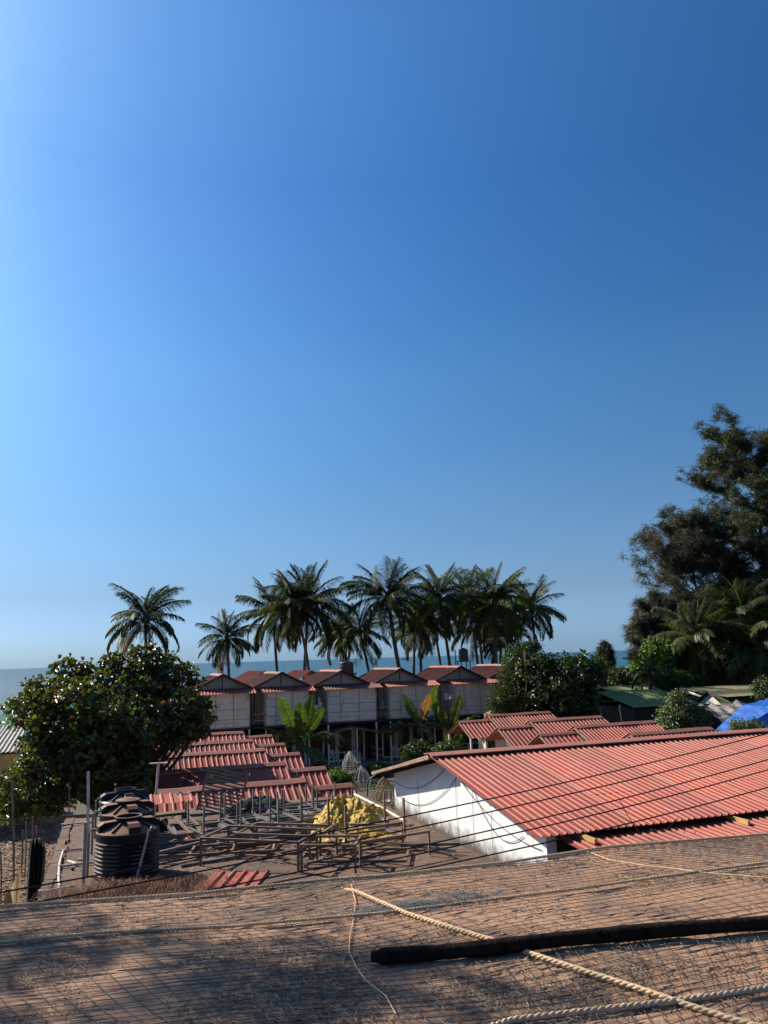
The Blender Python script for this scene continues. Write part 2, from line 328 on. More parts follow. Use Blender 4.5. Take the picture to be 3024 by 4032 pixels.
def bar(name, m, parent, x0, x1, y0, y1, z0, z1, rot=(0,0,0)):
    """a box part that shares one mesh per material"""
    if m not in _unit: _unit[m] = UNIT.mesh('bar_'+m, M[m])
    return link(name, _unit[m], parent, ((x0+x1)/2,(y0+y1)/2,(z0+z1)/2), rot, (abs(x1-x0),abs(y1-y0),abs(z1-z0)))

# ------------------------------------------------------------------ ground, beach, sea
SH_A = Vector((-65,135)); SH_D = (Vector((55,209))-SH_A).normalized(); SH_N = Vector((-SH_D.y, SH_D.x))
def shore_pt(t, d, z): p = SH_A+SH_D*t+SH_N*d; return (p.x, p.y, z)
ts = [-4000,-400,-150]+list(range(-100,320,20))+[600,4000]
rows = [(-3000,0),(-60,0),(-24,0),(-12,-.35),(0,-1.2),(25,-2.6),(400,-6)]
V = [shore_pt(t, d+(3*math.sin(t*.07)+2*math.sin(t*.17) if -30 < d < 30 else 0), z) for d, z in rows for t in ts]
n = len(ts)
Fg = [(i*n+j, i*n+j+1, (i+1)*n+j+1, (i+1)*n+j) for i in range(len(rows)-1) for j in range(n-1)]
g = MB(); g.v = V; g.f = Fg[:2*(n-1)]; props(g.obj('ground', M['ground']), 'dark earth of the yards between the huts', kind='structure')
g = MB(); g.v = V; g.f = Fg[2*(n-1):]; props(g.obj('beach', M['sand']), 'pale strip of beach sand before the sea', kind='structure')
g = MB(); Ls = [-16,600,4000,45000]
tt = [-45000,-3000,-300,300,3000,45000]
g.v = [shore_pt(t, d, -1.2) for d in Ls for t in tt]; g.f = [(i*6+j, i*6+j+1, (i+1)*6+j+1, (i+1)*6+j) for i in range(3) for j in range(5)]
props(g.obj('sea', M['sea']), 'calm teal sea reaching to the horizon', kind='structure')

# ------------------------------------------------------------------ corrugated sheets
def sheet_mesh(name, W, L, m, pitch=.2, h=.032, rows=3, sine=False, sag=.0, seed=0):
    """x across the ribs from 0 to W, runs along -y from 0 to -L, thickness 3 mm"""
    rr = random.Random(seed); n = max(1, round(W/pitch)); p = W/n; xs = []
    if sine:
        for i in range(n*6+1): x = i*p/6; xs.append((x, h/2*(1-math.cos(2*PI*x/p))))
    else:
        for i in range(n):
            a = i*p; xs += [(a,0),(a+p*.64,0),(a+p*.74,h),(a+p*.88,h)]
        xs.append((W,0))
    k = len(xs); V = []; Fq = []
    jig = [[(rr.uniform(-.004,.004)) for _ in range(rows+1)] for _ in range(2)]
    for lay in (0,1):
        for r in range(rows+1):
            y = -L*r/rows; dz = -sag*math.sin(PI*r/rows)+jig[0][r]
            for x, z in xs: V.append((x, y, z+dz-.003*lay))
    def idx(l,r,i): return l*(rows+1)*k+r*k+i
    for r in range(rows):
        for i in range(k-1):
            Fq.append((idx(0,r+1,i),idx(0,r+1,i+1),idx(0,r,i+1),idx(0,r,i)))
            Fq.append((idx(1,r,i),idx(1,r,i+1),idx(1,r+1,i+1),idx(1,r+1,i)))
    for i in range(k-1):
        Fq.append((idx(1,rows,i),idx(1,rows,i+1),idx(0,rows,i+1),idx(0,rows,i))); Fq.append((idx(0,0,i),idx(0,0,i+1),idx(1,0,i+1),idx(1,0,i)))
    for r in range(rows):
        Fq.append((idx(0,r,0),idx(0,r+1,0),idx(1,r+1,0),idx(1,r,0))); Fq.append((idx(1,r,k-1),idx(1,r+1,k-1),idx(0,r+1,k-1),idx(0,r,k-1)))
    mb = MB(); mb.v = V; mb.f = Fq; return mb.mesh(name, m)
_sheets = {}
def slope_sheets(parent, x0, x1, ridge_y, ridge_z, eave_y, eave_z, m, W=1.05, name='roof_sheet', sine=False, pitch=.21, h=.032, jit=.006):
    """a slope whose ridge runs along local x; one object per sheet"""
    n = max(1, round(abs(x1-x0)/W)); w = (x1-x0)/n; dy = eave_y-ridge_y; dz = eave_z-ridge_z; L = math.hypot(dy, dz)
    sgn = -1 if dy < 0 else 1; ang = math.atan2(-dz, abs(dy))
    for i in range(n):
        key = (round(w,3), round(L,3), m, i % 3, sine, pitch, h)
        if key not in _sheets: _sheets[key] = sheet_mesh(name, w+.035, L, M[m], pitch, h, 3, sine, .004*(i % 3), i % 3)
        j = random.uniform(-jit, jit); jl = random.uniform(-.03,.03)
        if sgn < 0: o = link(name, _sheets[key], parent, (x0+i*w, ridge_y+jl*.5, ridge_z+.004*(i % 2)+j), (ang, random.uniform(-.003,.003), 0))
        else: o = link(name, _sheets[key], parent, (x0+(i+1)*w, ridge_y-jl*.5, ridge_z+.004*(i % 2)+j), (ang, random.uniform(-.003,.003), PI))
def cap_mesh(L, wd, drop, m, jig=.012):
    mb = MB(); n = max(2, int(L/.6)); rr = random.Random(int(L*100)); t = .004
    for i in range(n+1):
        x = L*i/n; z = rr.uniform(-jig, jig)
        mb.v += [(x,-wd,-drop+z),(x,-wd*.15,z+.004),(x,wd*.15,z+.004),(x,wd,-drop+z),(x,wd,-drop+z-t-.02),(x,0,z-t),(x,-wd,-drop+z-t-.02)]
    for i in range(n):
        for j in range(7): mb.f.append((i*7+j,(i+1)*7+j,(i+1)*7+(j+1)%7,i*7+(j+1)%7))
    mb.f += [tuple(range(7)), tuple(range((n+1)*7-1, n*7-1, -1))]
    return mb.mesh('ridge_cap', M[m])
def recalc(me):
    bm = bmesh.new(); bm.from_mesh(me); bmesh.ops.recalc_face_normals(bm, faces=bm.faces); bm.to_mesh(me); bm.free(); return me

# ------------------------------------------------------------------ long white building with the big red roof
bb = thing('long_building', 'long whitewashed building with wide red corrugated roof beside the concrete slab', 'building', gw(6.72, 12.0), GA)
w_ = MB(); Lb = 16.0; RY, RZ = 3.8, 4.62; SF, SBk = .172, .212      # ridge place, front and back falls
def roofz(y): return RZ-(RY-y)*SF if y < RY else RZ-(y-RY)*SBk
w_.prism([(0,-.15,0),(0,7.35,0),(0,7.35,roofz(7.35)-.07),(0,RY,RZ-.09),(0,-.15,roofz(-.15)-.07)], (.18,0,0)); recalc(w_.obj('gable_wall', M['render'], bb).data)
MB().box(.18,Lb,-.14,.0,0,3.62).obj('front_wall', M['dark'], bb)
MB().box(.18,Lb,7.2,7.34,0,3.7).obj('back_wall', M['ply'], bb)
rf = MB()
for y in (-.42,.9,2.3,RY,5.2,6.5,7.55):
    z = roofz(y)-.012; rf.box(-.38,Lb,y-.03,y+.03,z-.06,z)
for k in range(9):
    x = .25+k*2; rf.beam((x,-.5,roofz(-.5)-.10),(x,RY,RZ-.11),.06,.07); rf.beam((x,7.6,roofz(7.6)-.10),(x,RY,RZ-.11),.06,.07)
rf = rf.obj('roof', M['dwood'], bb)
slope_sheets(rf, -.44, Lb, RY, RZ, -.62, roofz(-.62), 'red', W=.98, pitch=.14, h=.026)
slope_sheets(rf, -.44, Lb, RY, RZ, 7.72, roofz(7.72), 'red', W=.98, pitch=.14, h=.026)
link('ridge_cap', cap_mesh(Lb+.46, .24, .030, 'cap', .004), rf, (-.46,RY,RZ+.062))
MB().beam((-.46,RY-.05,RZ-.02),(-.46,7.75,roofz(7.75)),.03,.07).obj('verge_board', M['wood'], bb)
# lower veranda roof under the front eave
vr = MB().box(.05,Lb,-.10,-.04,3.68,3.76).box(.05,Lb,-2.2,-2.14,3.54,3.61).obj('veranda_roof', M['dwood'], bb)
slope_sheets(vr, .05, Lb, .0, 3.79, -2.5, 3.645, 'red', W=.98, pitch=.14, h=.026)
for x in (.35, 3.35, 6.4, 9.4, 12.4):
    MB().beam((x,-.25,3.815),(x+.05,-.98,3.79),.05,.075).obj('rafter_end', M['ywood'], bb)
for x in (.12, 4.1, 8.1, 12.1, 15.8): bar('post', 'dwood', bb, x-.05, x+.05, -2.2, -2.1, 0, 3.5)

def cable(label, pts, r=.006, m='black', name='cable', group=None, n=5, sag=None, cat='cable'):
    if sag is not None:
        a, b = Vector(pts[0]), Vector(pts[-1]); P = []
        for i in range(33): t = i/32; P.append(a.lerp(b, t)-Vector((0,0,sag*4*t*(1-t))))
        pts = P
    o = MB().tube(pts, r, n).obj(name, M[m]); o.data.polygons.foreach_set('use_smooth', [True]*len(o.data.polygons)); return props(o, label, cat, group)
def wallc(pts, r=.007): # polyline of (w, z) on the gable wall
    P = []
    pts = [Vector((w, z)) for w, z in pts]
    for i in range(len(pts)-1):
        for k in range(6): P.append(pts[i].lerp(pts[i+1], k/6))
    P.append(pts[-1]); return [gw(6.70, p.x, p.y) for p in P]
def hang(a, b, sag): return [(a[0]+(b[0]-a[0])*t/12, a[1]+(b[1]-a[1])*t/12-4*sag*(t/12)*(1-t/12)) for t in range(13)]
cable('thin black cable drooping from the ridge to the back corner of the white gable wall', wallc(hang((15.8,4.40),(19.2,3.60),.28)))
cable('black cable sagging lowest across the sunlit part of the white gable wall', wallc(hang((15.3,4.25),(19.2,3.35),.42)))
cable('black cable sagging from the gable peak down towards the front corner', wallc(hang((15.3,4.25),(12.0,3.5),.22)))
cable('black cable looping low under the right slope on the white gable wall', wallc(hang((14.6,4.15),(12.6,3.6),.45)))
for k,(w0,z0,z1) in enumerate(((15.4,2.95,4.35),(14.6,2.8,4.2),(13.8,2.95,3.8),(17.6,3.1,3.9))):
    cable(['straight thin wire hanging down below the gable peak on the white wall','straight thin wire hanging down the white wall right of the peak','short straight wire hanging nearest the front corner of the white wall','short straight wire hanging down the shaded back part of the white wall'][k],
          wallc([(w0,z1),(w0+.03,(z0+z1)/2),(w0,z0)]), .004)

# ------------------------------------------------------------------ flat concrete building
sb = thing('concrete_building', 'flat-roofed building whose stained brown concrete top carries tanks and steel frames', 'building', gw(-1.12, 7.6), GA)
g = MB(); nx, ny = 40, 70
for i in range(ny+1):
    for j in range(nx+1):
        x = 7.66*j/nx; y = 13.9*i/ny
        z = 3.0+.012*math.sin(x*2.1+y)+.01*math.sin(y*3.3-x*1.7)+random.uniform(-.004,.004)
        g.v.append((x+(random.uniform(-.03,.02) if j in (0,nx) else 0), y+(random.uniform(-.03,.02) if i == ny else 0), z))
g.f = [(i*(nx+1)+j, i*(nx+1)+j+1, (i+1)*(nx+1)+j+1, (i+1)*(nx+1)+j) for i in range(ny) for j in range(nx)]
g.smooth = True; g.obj('roof_surface', M['slab'], sb)
MB().box(0,7.64,0,13.88,2.84,2.975).obj('roof_slab', M['slab'], sb)
MB().box(.25,7.4,.2,13.6,0,2.84).obj('wall', M['ply'], sb)
g = MB(); y = 0
while y < 13.8:
    L = random.uniform(.25,.7); a = random.uniform(.15,.24); zz = 3.028+random.uniform(0,.015)
    g.box(0.0, a, y, y+L-.02, 2.99, zz); y += L
g.obj('broken_kerb', M['slab'], sb)

# ------------------------------------------------------------------ water tanks
def tank(u, w, s, label, dusty, group='black water tanks on the concrete roof', open_=True):
    t = thing('water_tank', label, 'water tank', gw(u, w, 3.0), GA+R(12), group)
    m = M['tank'] if dusty else M['tankclean']; prof = [(.55,0)]
    z = .06
    for k in range(9):
        prof += [(.552,z),(.565,z+.015),(.552,z+.03),(.545,z+.045)]; z += .066
    prof += [(.55,.68),(.555,.74),(.548,.765),(.52,.785),(.22,.90),(.215,.90)]
    b = MB().lathe([(r*s, zz*s) for r, zz in prof], 48); b.smooth = False
    o = b.obj('body', m, t)
    # raised shoulder brackets that run level from neck to rim
    for a in (0, PI/2, PI, 3*PI/2):
        mb = MB(); mb.prism([(.20*s,-.085*s,.86*s),(.535*s,-.12*s,.76*s),(.535*s,-.12*s,.885*s),(.46*s,-.115*s,.925*s),(.20*s,-.085*s,.93*s)], (0,.0,0)) if False else None
        x0, x1 = .19*s, .53*s
        mb.v = [(x0,-.08*s,.80*s),(x1,-.10*s,.74*s),(x1,.10*s,.74*s),(x0,.08*s,.80*s),
                (x0,-.08*s,.945*s),(.44*s,-.10*s,.935*s),(x1,-.10*s,.88*s),(x1,.10*s,.88*s),(.44*s,.10*s,.935*s),(x0,.08*s,.945*s)]
        mb.f = [(4,5,8,9),(5,6,7,8),(6,1,2,7),(0,1,6,5,4),(9,8,7,2,3),(0,4,9,3),(0,3,2,1)]
        recalc(mb.obj('shoulder', m, t, rot=(0,0,a)).data)
    for a in (PI/4, 3*PI/4, 5*PI/4, 7*PI/4):
        MB().beam((.24*s,0,.905*s),(.50*s,0,.81*s),.022*s,.03*s).obj('rib', m, t, rot=(0,0,a))
    n = MB().lathe([(.215*s,.88*s),(.225*s,.97*s),(.245*s,.985*s),(.245*s,1.0*s),(.205*s,1.0*s),(.195*s,.93*s)], 32)
    if open_: n.lathe([(.195*s,.93*s),(.001,.92*s)], 32)
    else: n.lathe([(.22*s,1.0*s),(.16*s,1.015*s),(.12*s,1.03*s),(.001,1.032*s)], 32)
    n.obj('neck_ring' if open_ else 'lid', m, t)
    return t
tank(.25, 15.6, 1.0, 'nearest black ribbed water tank with an open top and dusty brown shoulder', True)
tank(.26, 17.55, .98, 'middle black water tank with a closed dusty brown lid', True, open_=False)
tank(.22, 19.1, .98, 'farthest black water tank of the three with a clean black lid ring', False)

# ------------------------------------------------------------------ pipes on the slab
def sp(px, py, z=3.03): return atZ(px, py, z)
def pipe(label, pts, r=.022, m='pvc', group='white plastic pipes on the concrete roof', cat='pipe'):
    t = props(MB().tube(pts, r, 8).obj('pipe', M[m]), label, cat, group)
    for p in pts[1:-1]:
        e = MB().lathe([(0.001,-.03),(r*1.35,-.028),(r*1.45,0),(r*1.35,.028),(.001,.03)], 8).obj('elbow', M[m], t, loc=p)
    return t
p0 = gw(-1.14,21.2,3.05)
pipe('white pipe along the far left corner of the concrete roof, bent down over its edge', [sp(363,3235), sp(246,3248,3.06), sp(246,3248,3.06)+Vector((-.03,-.02,-.55))])
pipe('white pipe forming a long bent loop left of the nearest tank', [sp(323,3341), sp(249,3351), sp(238,3385), sp(233,3411), sp(231,3450), sp(233,3491), sp(247,3575)])
pipe('short white pipe running from the loop to the nearest tank', [sp(360,3396), sp(300,3403), sp(236,3411)])
q = sp(158,3512,3.12)
pipe('white pipe across the near left corner of the roof, turned down over the edge', [sp(290,3488,3.1), q, q+Vector((-.05,-.03,-.9))])
pipe('long white pipe lying along the right edge of the slab near the yellow tarp', [sp(1397,3128), sp(1500,3180), sp(1593,3232)], .035)
props(MB().tube([sp(267,3391), sp(297,3399)], .028, 8).obj('pipe_offcut', M['pvc']), 'short loose white pipe offcut on the slab inside the pipe loop', 'pipe offcut')
b = sp(328,3486); props(MB().tube([b, b+Vector((0,0,1.02))], .03, 8).obj('upright_pipe', M['greypvc']), 'grey upright pipe standing left of the nearest tank', 'pipe')
b = sp(350,3385); t = props(MB().beam(b+Vector((-.02,0,0)), b+Vector((-.10,.05,1.62)), .045).obj('upright_batten', M['pvc']), 'tall pale square batten standing left of the tanks', 'post')
MB().beam(b, b+Vector((-.2,-.05,.02)), .04).obj('foot', M['pvc'], t)
b = gw(.62,14.99,3.02); props(MB().tube([b+Vector((-.16,-.25,0)), b+Vector((-.06,-.06,.6)), b+Vector((-.02,-.02,.80)), b+Vector((.0,.06,.84))], .022, 8).obj('overflow_pipe', M['greypvc']), 'thin grey overflow pipe leaning on the front of the nearest tank', 'pipe')
for (u,w,h,l) in ((-.42,15.75,.78,'grey outlet pipe rising at the left side of the nearest tank'),(-.40,17.5,.80,'grey pipe rising beside the middle tank'),(-.38,19.0,.82,'grey pipe rising beside the farthest tank')):
    b = gw(u,w,3.0); x = gw(1,0)*.12
    props(MB().tube([b, b+Vector((0,0,h-.03)), b+x*.3+Vector((0,0,h)), b+x+Vector((0,0,h))], .025, 8).obj('outlet_pipe', M['greypvc']), l, 'pipe', 'grey pipes beside the tanks')
b = gw(.95,20.9,2.98); t = props(MB().tube([b, b+Vector((.07,0,1.28))], .032, 8).obj('tee_pipe', M['pvc']), 'pale T-shaped vent pipe standing behind the farthest tank', 'pipe')
MB().box(-.15,.29,-.04,.04,1.27,1.30).obj('crosspiece', M['pvc'], t, loc=b, rot=(0,0,.1))

# ------------------------------------------------------------------ steel frames
def frame(label, u, w, z, ang, L, W, crosses, legs=0, lm='steel', s=.04, tilt=0, group='welded steel racks stacked on the concrete roof', leg_xy=None):
    """lying ladder frame; legs > 0 point up, < 0 stand on the slab"""
    t = thing('steel_rack', label, 'steel rack', gw(u, w, z), GA+R(ang), group); t.rotation_euler[1] = tilt
    for y in (-W/2, W/2): bar('rail', lm, t, -L/2, L/2, y-s/2, y+s/2, 0, s)
    for k in range(crosses+2):
        x = -L/2+s/2+(L-s)*k/(crosses+1); bar('crossbar', lm, t, x-s/2, x+s/2, -W/2+s/2, W/2-s/2, .002, s-.002)
    if legs:
        for x, y in (leg_xy or [(-L/2+s/2,-W/2),(L/2-s/2,-W/2),(-L/2+s/2,W/2),(L/2-s/2,W/2)]):
            if legs > 0: bar('leg', lm, t, x-s/2, x+s/2, y-s/2, y+s/2, s+.001, legs)
            else: bar('leg', lm, t, x-s/2, x+s/2, y-s/2, y+s/2, legs, -.001)
    return t
gs = 'greysteel'
frame('long grey ladder frame at the bottom front of the rear stack', 3.05,17.15,3.04,1,4.6,.55,6,lm=gs,s=.06)
frame('long grey ladder frame under the upended frames, second from the front', 3.2,17.55,3.12,3,4.7,.9,5,lm=gs,s=.06)
frame('wide grey frame in the middle of the rear stack', 3.3,18.2,3.16,2,4.2,1.0,7,lm=gs,s=.06)
frame('wide grey frame lying at the back of the rear stack', 3.7,19.1,3.14,0,4.4,1.1,8,lm=gs,s=.06)
frame('thin grey ladder frame on top of the right rear stack', 4.3,18.3,3.26,-2,2.6,1.1,6,lm=gs,s=.05)
frame('narrow grey frame at the far edge of the rear stack', 4.2,19.9,3.10,1,3.6,.7,5,lm=gs,s=.05)
frame('rusty cross-braced frame at the left end of the rear stack', 1.25,18.4,3.22,6,.95,2.3,2,lm='steel',s=.05)
frame('grey tube bundle frame along the very front of the rear stack', 3.4,16.75,3.03,0,4.5,.22,2,lm=gs,s=.04)
ux = [(1.95,17.25,14,.75,.95,.55),(2.75,17.75,12,.7,1.0,.55),(3.45,17.6,10,.55,1.1,.52),(4.1,17.75,8,.75,1.15,.5),(3.95,18.7,8,1.0,.7,.45),(4.75,18.1,6,.6,1.1,.5)]
ul = ['leftmost upended frame with four legs pointing up on the rear stack','second upended frame from the left on the rear stack','narrow upended frame in the middle of the rear stack','upended frame right of the middle on the rear stack','upended frame standing behind the others on the rear stack','rightmost upended frame beside the yellow tarp']
for (u,w,a,L,W,h), l in zip(ux, ul): frame(l, u, w, 3.3, a, L, W, 0, h, gs, .033, group='upended table frames on the rear stack')
# nearer pile, rust brown
frame('long rust brown frame lying flat at the left of the near pile', 2.0,16.75,3.04,-27,2.3,1.0,1)
frame('second rust brown frame lying flat under the near pile', 1.85,16.25,3.10,-14,2.4,.7,2)
frame('flat rust brown frame with two long rails in the centre of the near pile', 2.9,16.1,3.06,-30,2.3,.9,1)
frame('standing rust brown table frame in the middle of the near pile', 2.65,15.35,3.48,-36,2.0,1.05,0,-.46)
frame('standing rust brown table frame behind the middle one in the near pile', 3.2,15.8,3.42,-34,1.7,.95,0,-.4)
frame('rust brown frame lying at an angle below the yellow tarp', 4.0,15.3,3.08,22,1.9,1.0,1)
frame('rust brown frame lying crosswise near the canopy edge', 4.3,14.75,3.06,-24,2.0,.9,0)
frame('standing rust brown table frame at the right end of the near pile', 4.85,14.75,3.42,10,1.5,1.0,0,-.4)
frame('upended rust brown frame with long legs pointing up in front of the yellow tarp', 4.75,15.45,3.20,8,1.3,.85,0,.75)
frame('small rust brown frame standing at the lower centre of the near pile', 3.75,14.35,3.45,-25,1.0,.7,0,-.44)
for (u0,w0,u1,w1,z,l) in ((4.9,15.9,6.1,14.2,3.06,'long loose steel bar pointing to the white wall'),(4.6,16.1,5.7,15.3,3.35,'grey loose steel bar resting across the upended frame'),(0.7,16.0,1.9,16.6,3.2,'loose rusty steel bar beside the nearest tank'),
        (1.2,15.6,2.4,15.75,3.03,'pale loose steel bar lying flat by the nearest tank'),(5.3,15.0,6.35,14.5,3.1,'dark loose steel bar at the far right of the pile')):
    o = MB().beam(gw(u0,w0,z), gw(u1,w1,z+.03), .05).obj('steel_bar', M['greysteel']); props(o, l, 'steel bar', 'loose steel bars on the concrete roof')
# slatted panel leaning on the rear stack
t = thing('slatted_panel', 'rusty slatted panel leaning at the back of the rear frame stack', 'slatted panel', gw(2.30,19.55,3.15), GA+R(-18)); t.rotation_euler[0] = R(-14); t.rotation_euler[1] = R(14)
for x in (-.48,.48): bar('stile', 'steel', t, x-.02, x+.02, -.02, .02, 0, 1.05)
for k in range(13): bar('slat', 'wood', t, -.46,.46,-.05,-.02,.03+k*.08,.07+k*.08)
t = thing('lean_to_cover', 'small pinkish red corrugated cover on thin posts behind the tanks', 'shelter', gw(1.2,19.9,3.0), GA)
for x,y in ((-.45,-.35),(.45,-.35),(-.45,.35),(.45,.35)): bar('post','steel',t,x-.02,x+.02,y-.02,y+.02,0,.5+.04*(y>0))
slope_sheets(t, -.55,.55,.42,.60,-.42,.52,'red',W=1.1,pitch=.22)
t = thing('loose_roof_sheet', 'loose red corrugated sheet lying on the slab by the canopy edge', 'metal sheet', gw(2.15,14.75,3.02), GA+R(-22))
link('sheet', sheet_mesh('sheet', 1.0, 1.15, M['red'], .2, .035), t, (-.45,0,0))
t = thing('loose_roof_sheet', 'small red sheet scrap lying inside the rear stack near the tanks', 'metal sheet', gw(1.3,17.8,3.05), GA+R(10))
link('sheet', sheet_mesh('sheet', .4, .35, M['red'], .2, .03), t)

# crumpled cloth heaps
def heap(name, label, cat, c, rx, ry, h, m, seed, rot=0, nr=46, na=120, sharp=.16, peak=(0,0)):
    rr = random.Random(seed); ph = [rr.uniform(0,6.28) for _ in range(12)]; from mathutils import noise as mn
    V = []; Fq = []
    for i in range(nr+1):
        t = i/nr
        for j in range(na):
            a = 2*PI*j/na
            fold = .5*abs(math.sin(a*5+ph[0]+t*2))+.5*abs(math.sin(a*9+ph[1]-t*4))
            rad = t*(1+.16*math.sin(a*2+ph[2])+.12*math.sin(a*3+ph[3])+.10*(fold-.5)*t)
            x = rx*rad*math.cos(a)+peak[0]*(1-t); y = ry*rad*math.sin(a)+peak[1]*(1-t)
            base = h*max(0, (1-t**2.1))*(1+.15*math.sin(a*3+ph[4]))
            p = Vector((x*2.1+seed, y*2.1, seed*1.3))
            n1 = 1-abs(mn.noise(p*1.6))*2; n2 = 1-abs(mn.noise(p*3.9))*2; n3 = mn.noise(p*9)
            n4 = 1-abs(mn.noise(p*7.5+Vector((5,1,2))))*2
            z = base+(sharp*(n1-.6)*.8+sharp*.5*(n2-.6)+sharp*.28*(n4-.6)+.02*n3)*(1-.75*t**3)*(.5+.5*min(1,h*1.3))
            V.append((x+.07*n2, y+.07*n1, max(.012+.01*(j%2), z)))
    for i in range(nr):
        for j in range(na): Fq.append((i*na+j, (i+1)*na+j, (i+1)*na+(j+1)%na, i*na+(j+1)%na))
    o = link(name, fast_mesh(name, np.array(V), np.array(Fq), M[m]), None, c, (0,0,rot)); return props(o, label, cat)
heap('yellow_tarp', 'large crumpled yellow tarp heaped over the frames on the slab', 'tarp', gw(4.72,16.95,3.0), .74,1.0,.60,'yellow',3,GA, peak=(.10,.45), sharp=.20, nr=90, na=220)
heap('yellow_cloth', 'crumpled yellow cloth skirt spread flat below the large yellow heap', 'cloth', gw(4.75,16.05,3.0), .95,.45,.16,'yellow',8,GA, sharp=.12)
heap('yellow_cloth', 'small crumpled yellow cloth lying beside the long pipe', 'cloth', gw(5.85,18.5,3.0), .38,.32,.2,'yellow',11,GA, sharp=.12)
heap('white_sack', 'torn white sacking lying under the small yellow cloth', 'sack', gw(5.6,18.05,3.0), .35,.25,.14,'bag',12,GA, sharp=.1)
heap('white_sack', 'torn white sacking lying around the concrete block', 'sack', gw(5.35,16.35,3.0), .42,.28,.12,'bag',15,GA, sharp=.1)
heap('coir_lump', 'round dark brown coir lump left of the yellow tarp', 'coir bundle', gw(3.7,16.75,3.0), .22,.17,.24,'bamboo',17,GA, sharp=.06)
heap('green_net_heap', 'dark green fishing net heaped at the back of the rear stack', 'net', gw(3.2,19.6,3.25), .75,.3,.2,'dktarp',19,GA, sharp=.08)
props(MB().box(-.15,.15,-.11,.11,0,.22).obj('concrete_block', M['asb'], loc=gw(5.55,16.9,3.0), rot=(0,0,.3)), 'squat concrete block among white sacking right of the yellow tarp', 'block')
props(MB().box(-.17,.17,-.12,.12,0,.2).obj('crate', M['dwood'], loc=gw(1.0,19.3,3.0), rot=(0,0,.4)), 'small dark box between the tanks and the rear stack', 'box')
t = props(MB().tube([sp(283,3420), sp(288,3421)], .03,8).obj('pipe_fitting', M['dwood']), 'tiny dark pipe fitting lying inside the pipe loop', 'fitting')

# ------------------------------------------------------------------ loose strands and chips
def strands(name, label, pts, L, wd, m, lift, kind='stuff', cat=None, curl=1.0):
    """thin curved ribbons lying or standing around given points"""
    n = len(pts); P = np.array(pts, float); a = rng.uniform(0, 2*PI, n); ln = L*rng.uniform(.4,1.3,n)
    V = np.zeros((n, 4, 2, 3)); dirv = np.stack([np.cos(a), np.sin(a)], 1); c = rng.uniform(-1,1,n)*curl
    pos = P.copy()
    for k in range(4):
        side = np.stack([-dirv[:,1], dirv[:,0]], 1)*wd/2*(1-.2*k)
        V[:,k,0,:2] = pos[:,:2]+side; V[:,k,1,:2] = pos[:,:2]-side
        zz = pos[:,2]+lift*rng.uniform(.1,1,n)*math.sin(PI*min(1,k/3+.05))
        V[:,k,0,2] = zz; V[:,k,1,2] = zz+wd*.3
        pos[:,:2] += dirv*(ln/3)[:,None]
        ca, sa = np.cos(c*.7), np.sin(c*.7); dirv = np.stack([dirv[:,0]*ca-dirv[:,1]*sa, dirv[:,0]*sa+dirv[:,1]*ca], 1)
    V = V.reshape(-1,3); b = (np.arange(n)*8)[:,None]
    q = np.array([[0,1,3,2],[2,3,5,4],[4,5,7,6]]); Fq = (b[:,None,:]+q[None]).reshape(-1,4)
    o = link(name, fast_mesh(name, V, Fq, M[m])); return props(o, label, cat, None, kind)
def leaves_flat(name, label, pts, size, m, tilt=.5):
    n = len(pts); P = np.array(pts, float); a = rng.uniform(0,2*PI,n); s = size*rng.uniform(.5,1.2,n)
    dx = np.stack([np.cos(a), np.sin(a), rng.uniform(-tilt,tilt,n)],1)*s[:,None]; dy = np.stack([-np.sin(a), np.cos(a), rng.uniform(-tilt,tilt,n)],1)*(s*.5)[:,None]
    V = np.stack([P-dx, P-dy, P+dx, P+dy],1).reshape(-1,3); V[:,2] = np.maximum(V[:,2], np.repeat(P[:,2],4)-.003)
    o = link(name, fast_mesh(name, V, (np.arange(n)*4)[:,None]+np.array([[0,1,2,3]]), M[m])); return props(o, label, None, None, 'stuff')
pts = []
for _ in range(5200):
    a = random.gauss(.15,.75); b = random.gauss(14.0,.45)
    if -1.05 < a < 1.9 and ((a-.25)**2+(b-15.6)**2) > .30: pts.append(gw(a, b, 3.02+random.random()*.12*max(0,1-abs(b-14.1))))
strands('dry_grass', 'dry reddish grass and twigs around the foot of the nearest tank', pts, .22, .006, 'drygrass', .14)
pts = [gw(random.uniform(-1,6.5), random.uniform(12.5,21), 3.03) for _ in range(3200)]
leaves_flat('roof_litter', 'small pale chips and dry leaves scattered on the slab', pts, .030, 'litter')

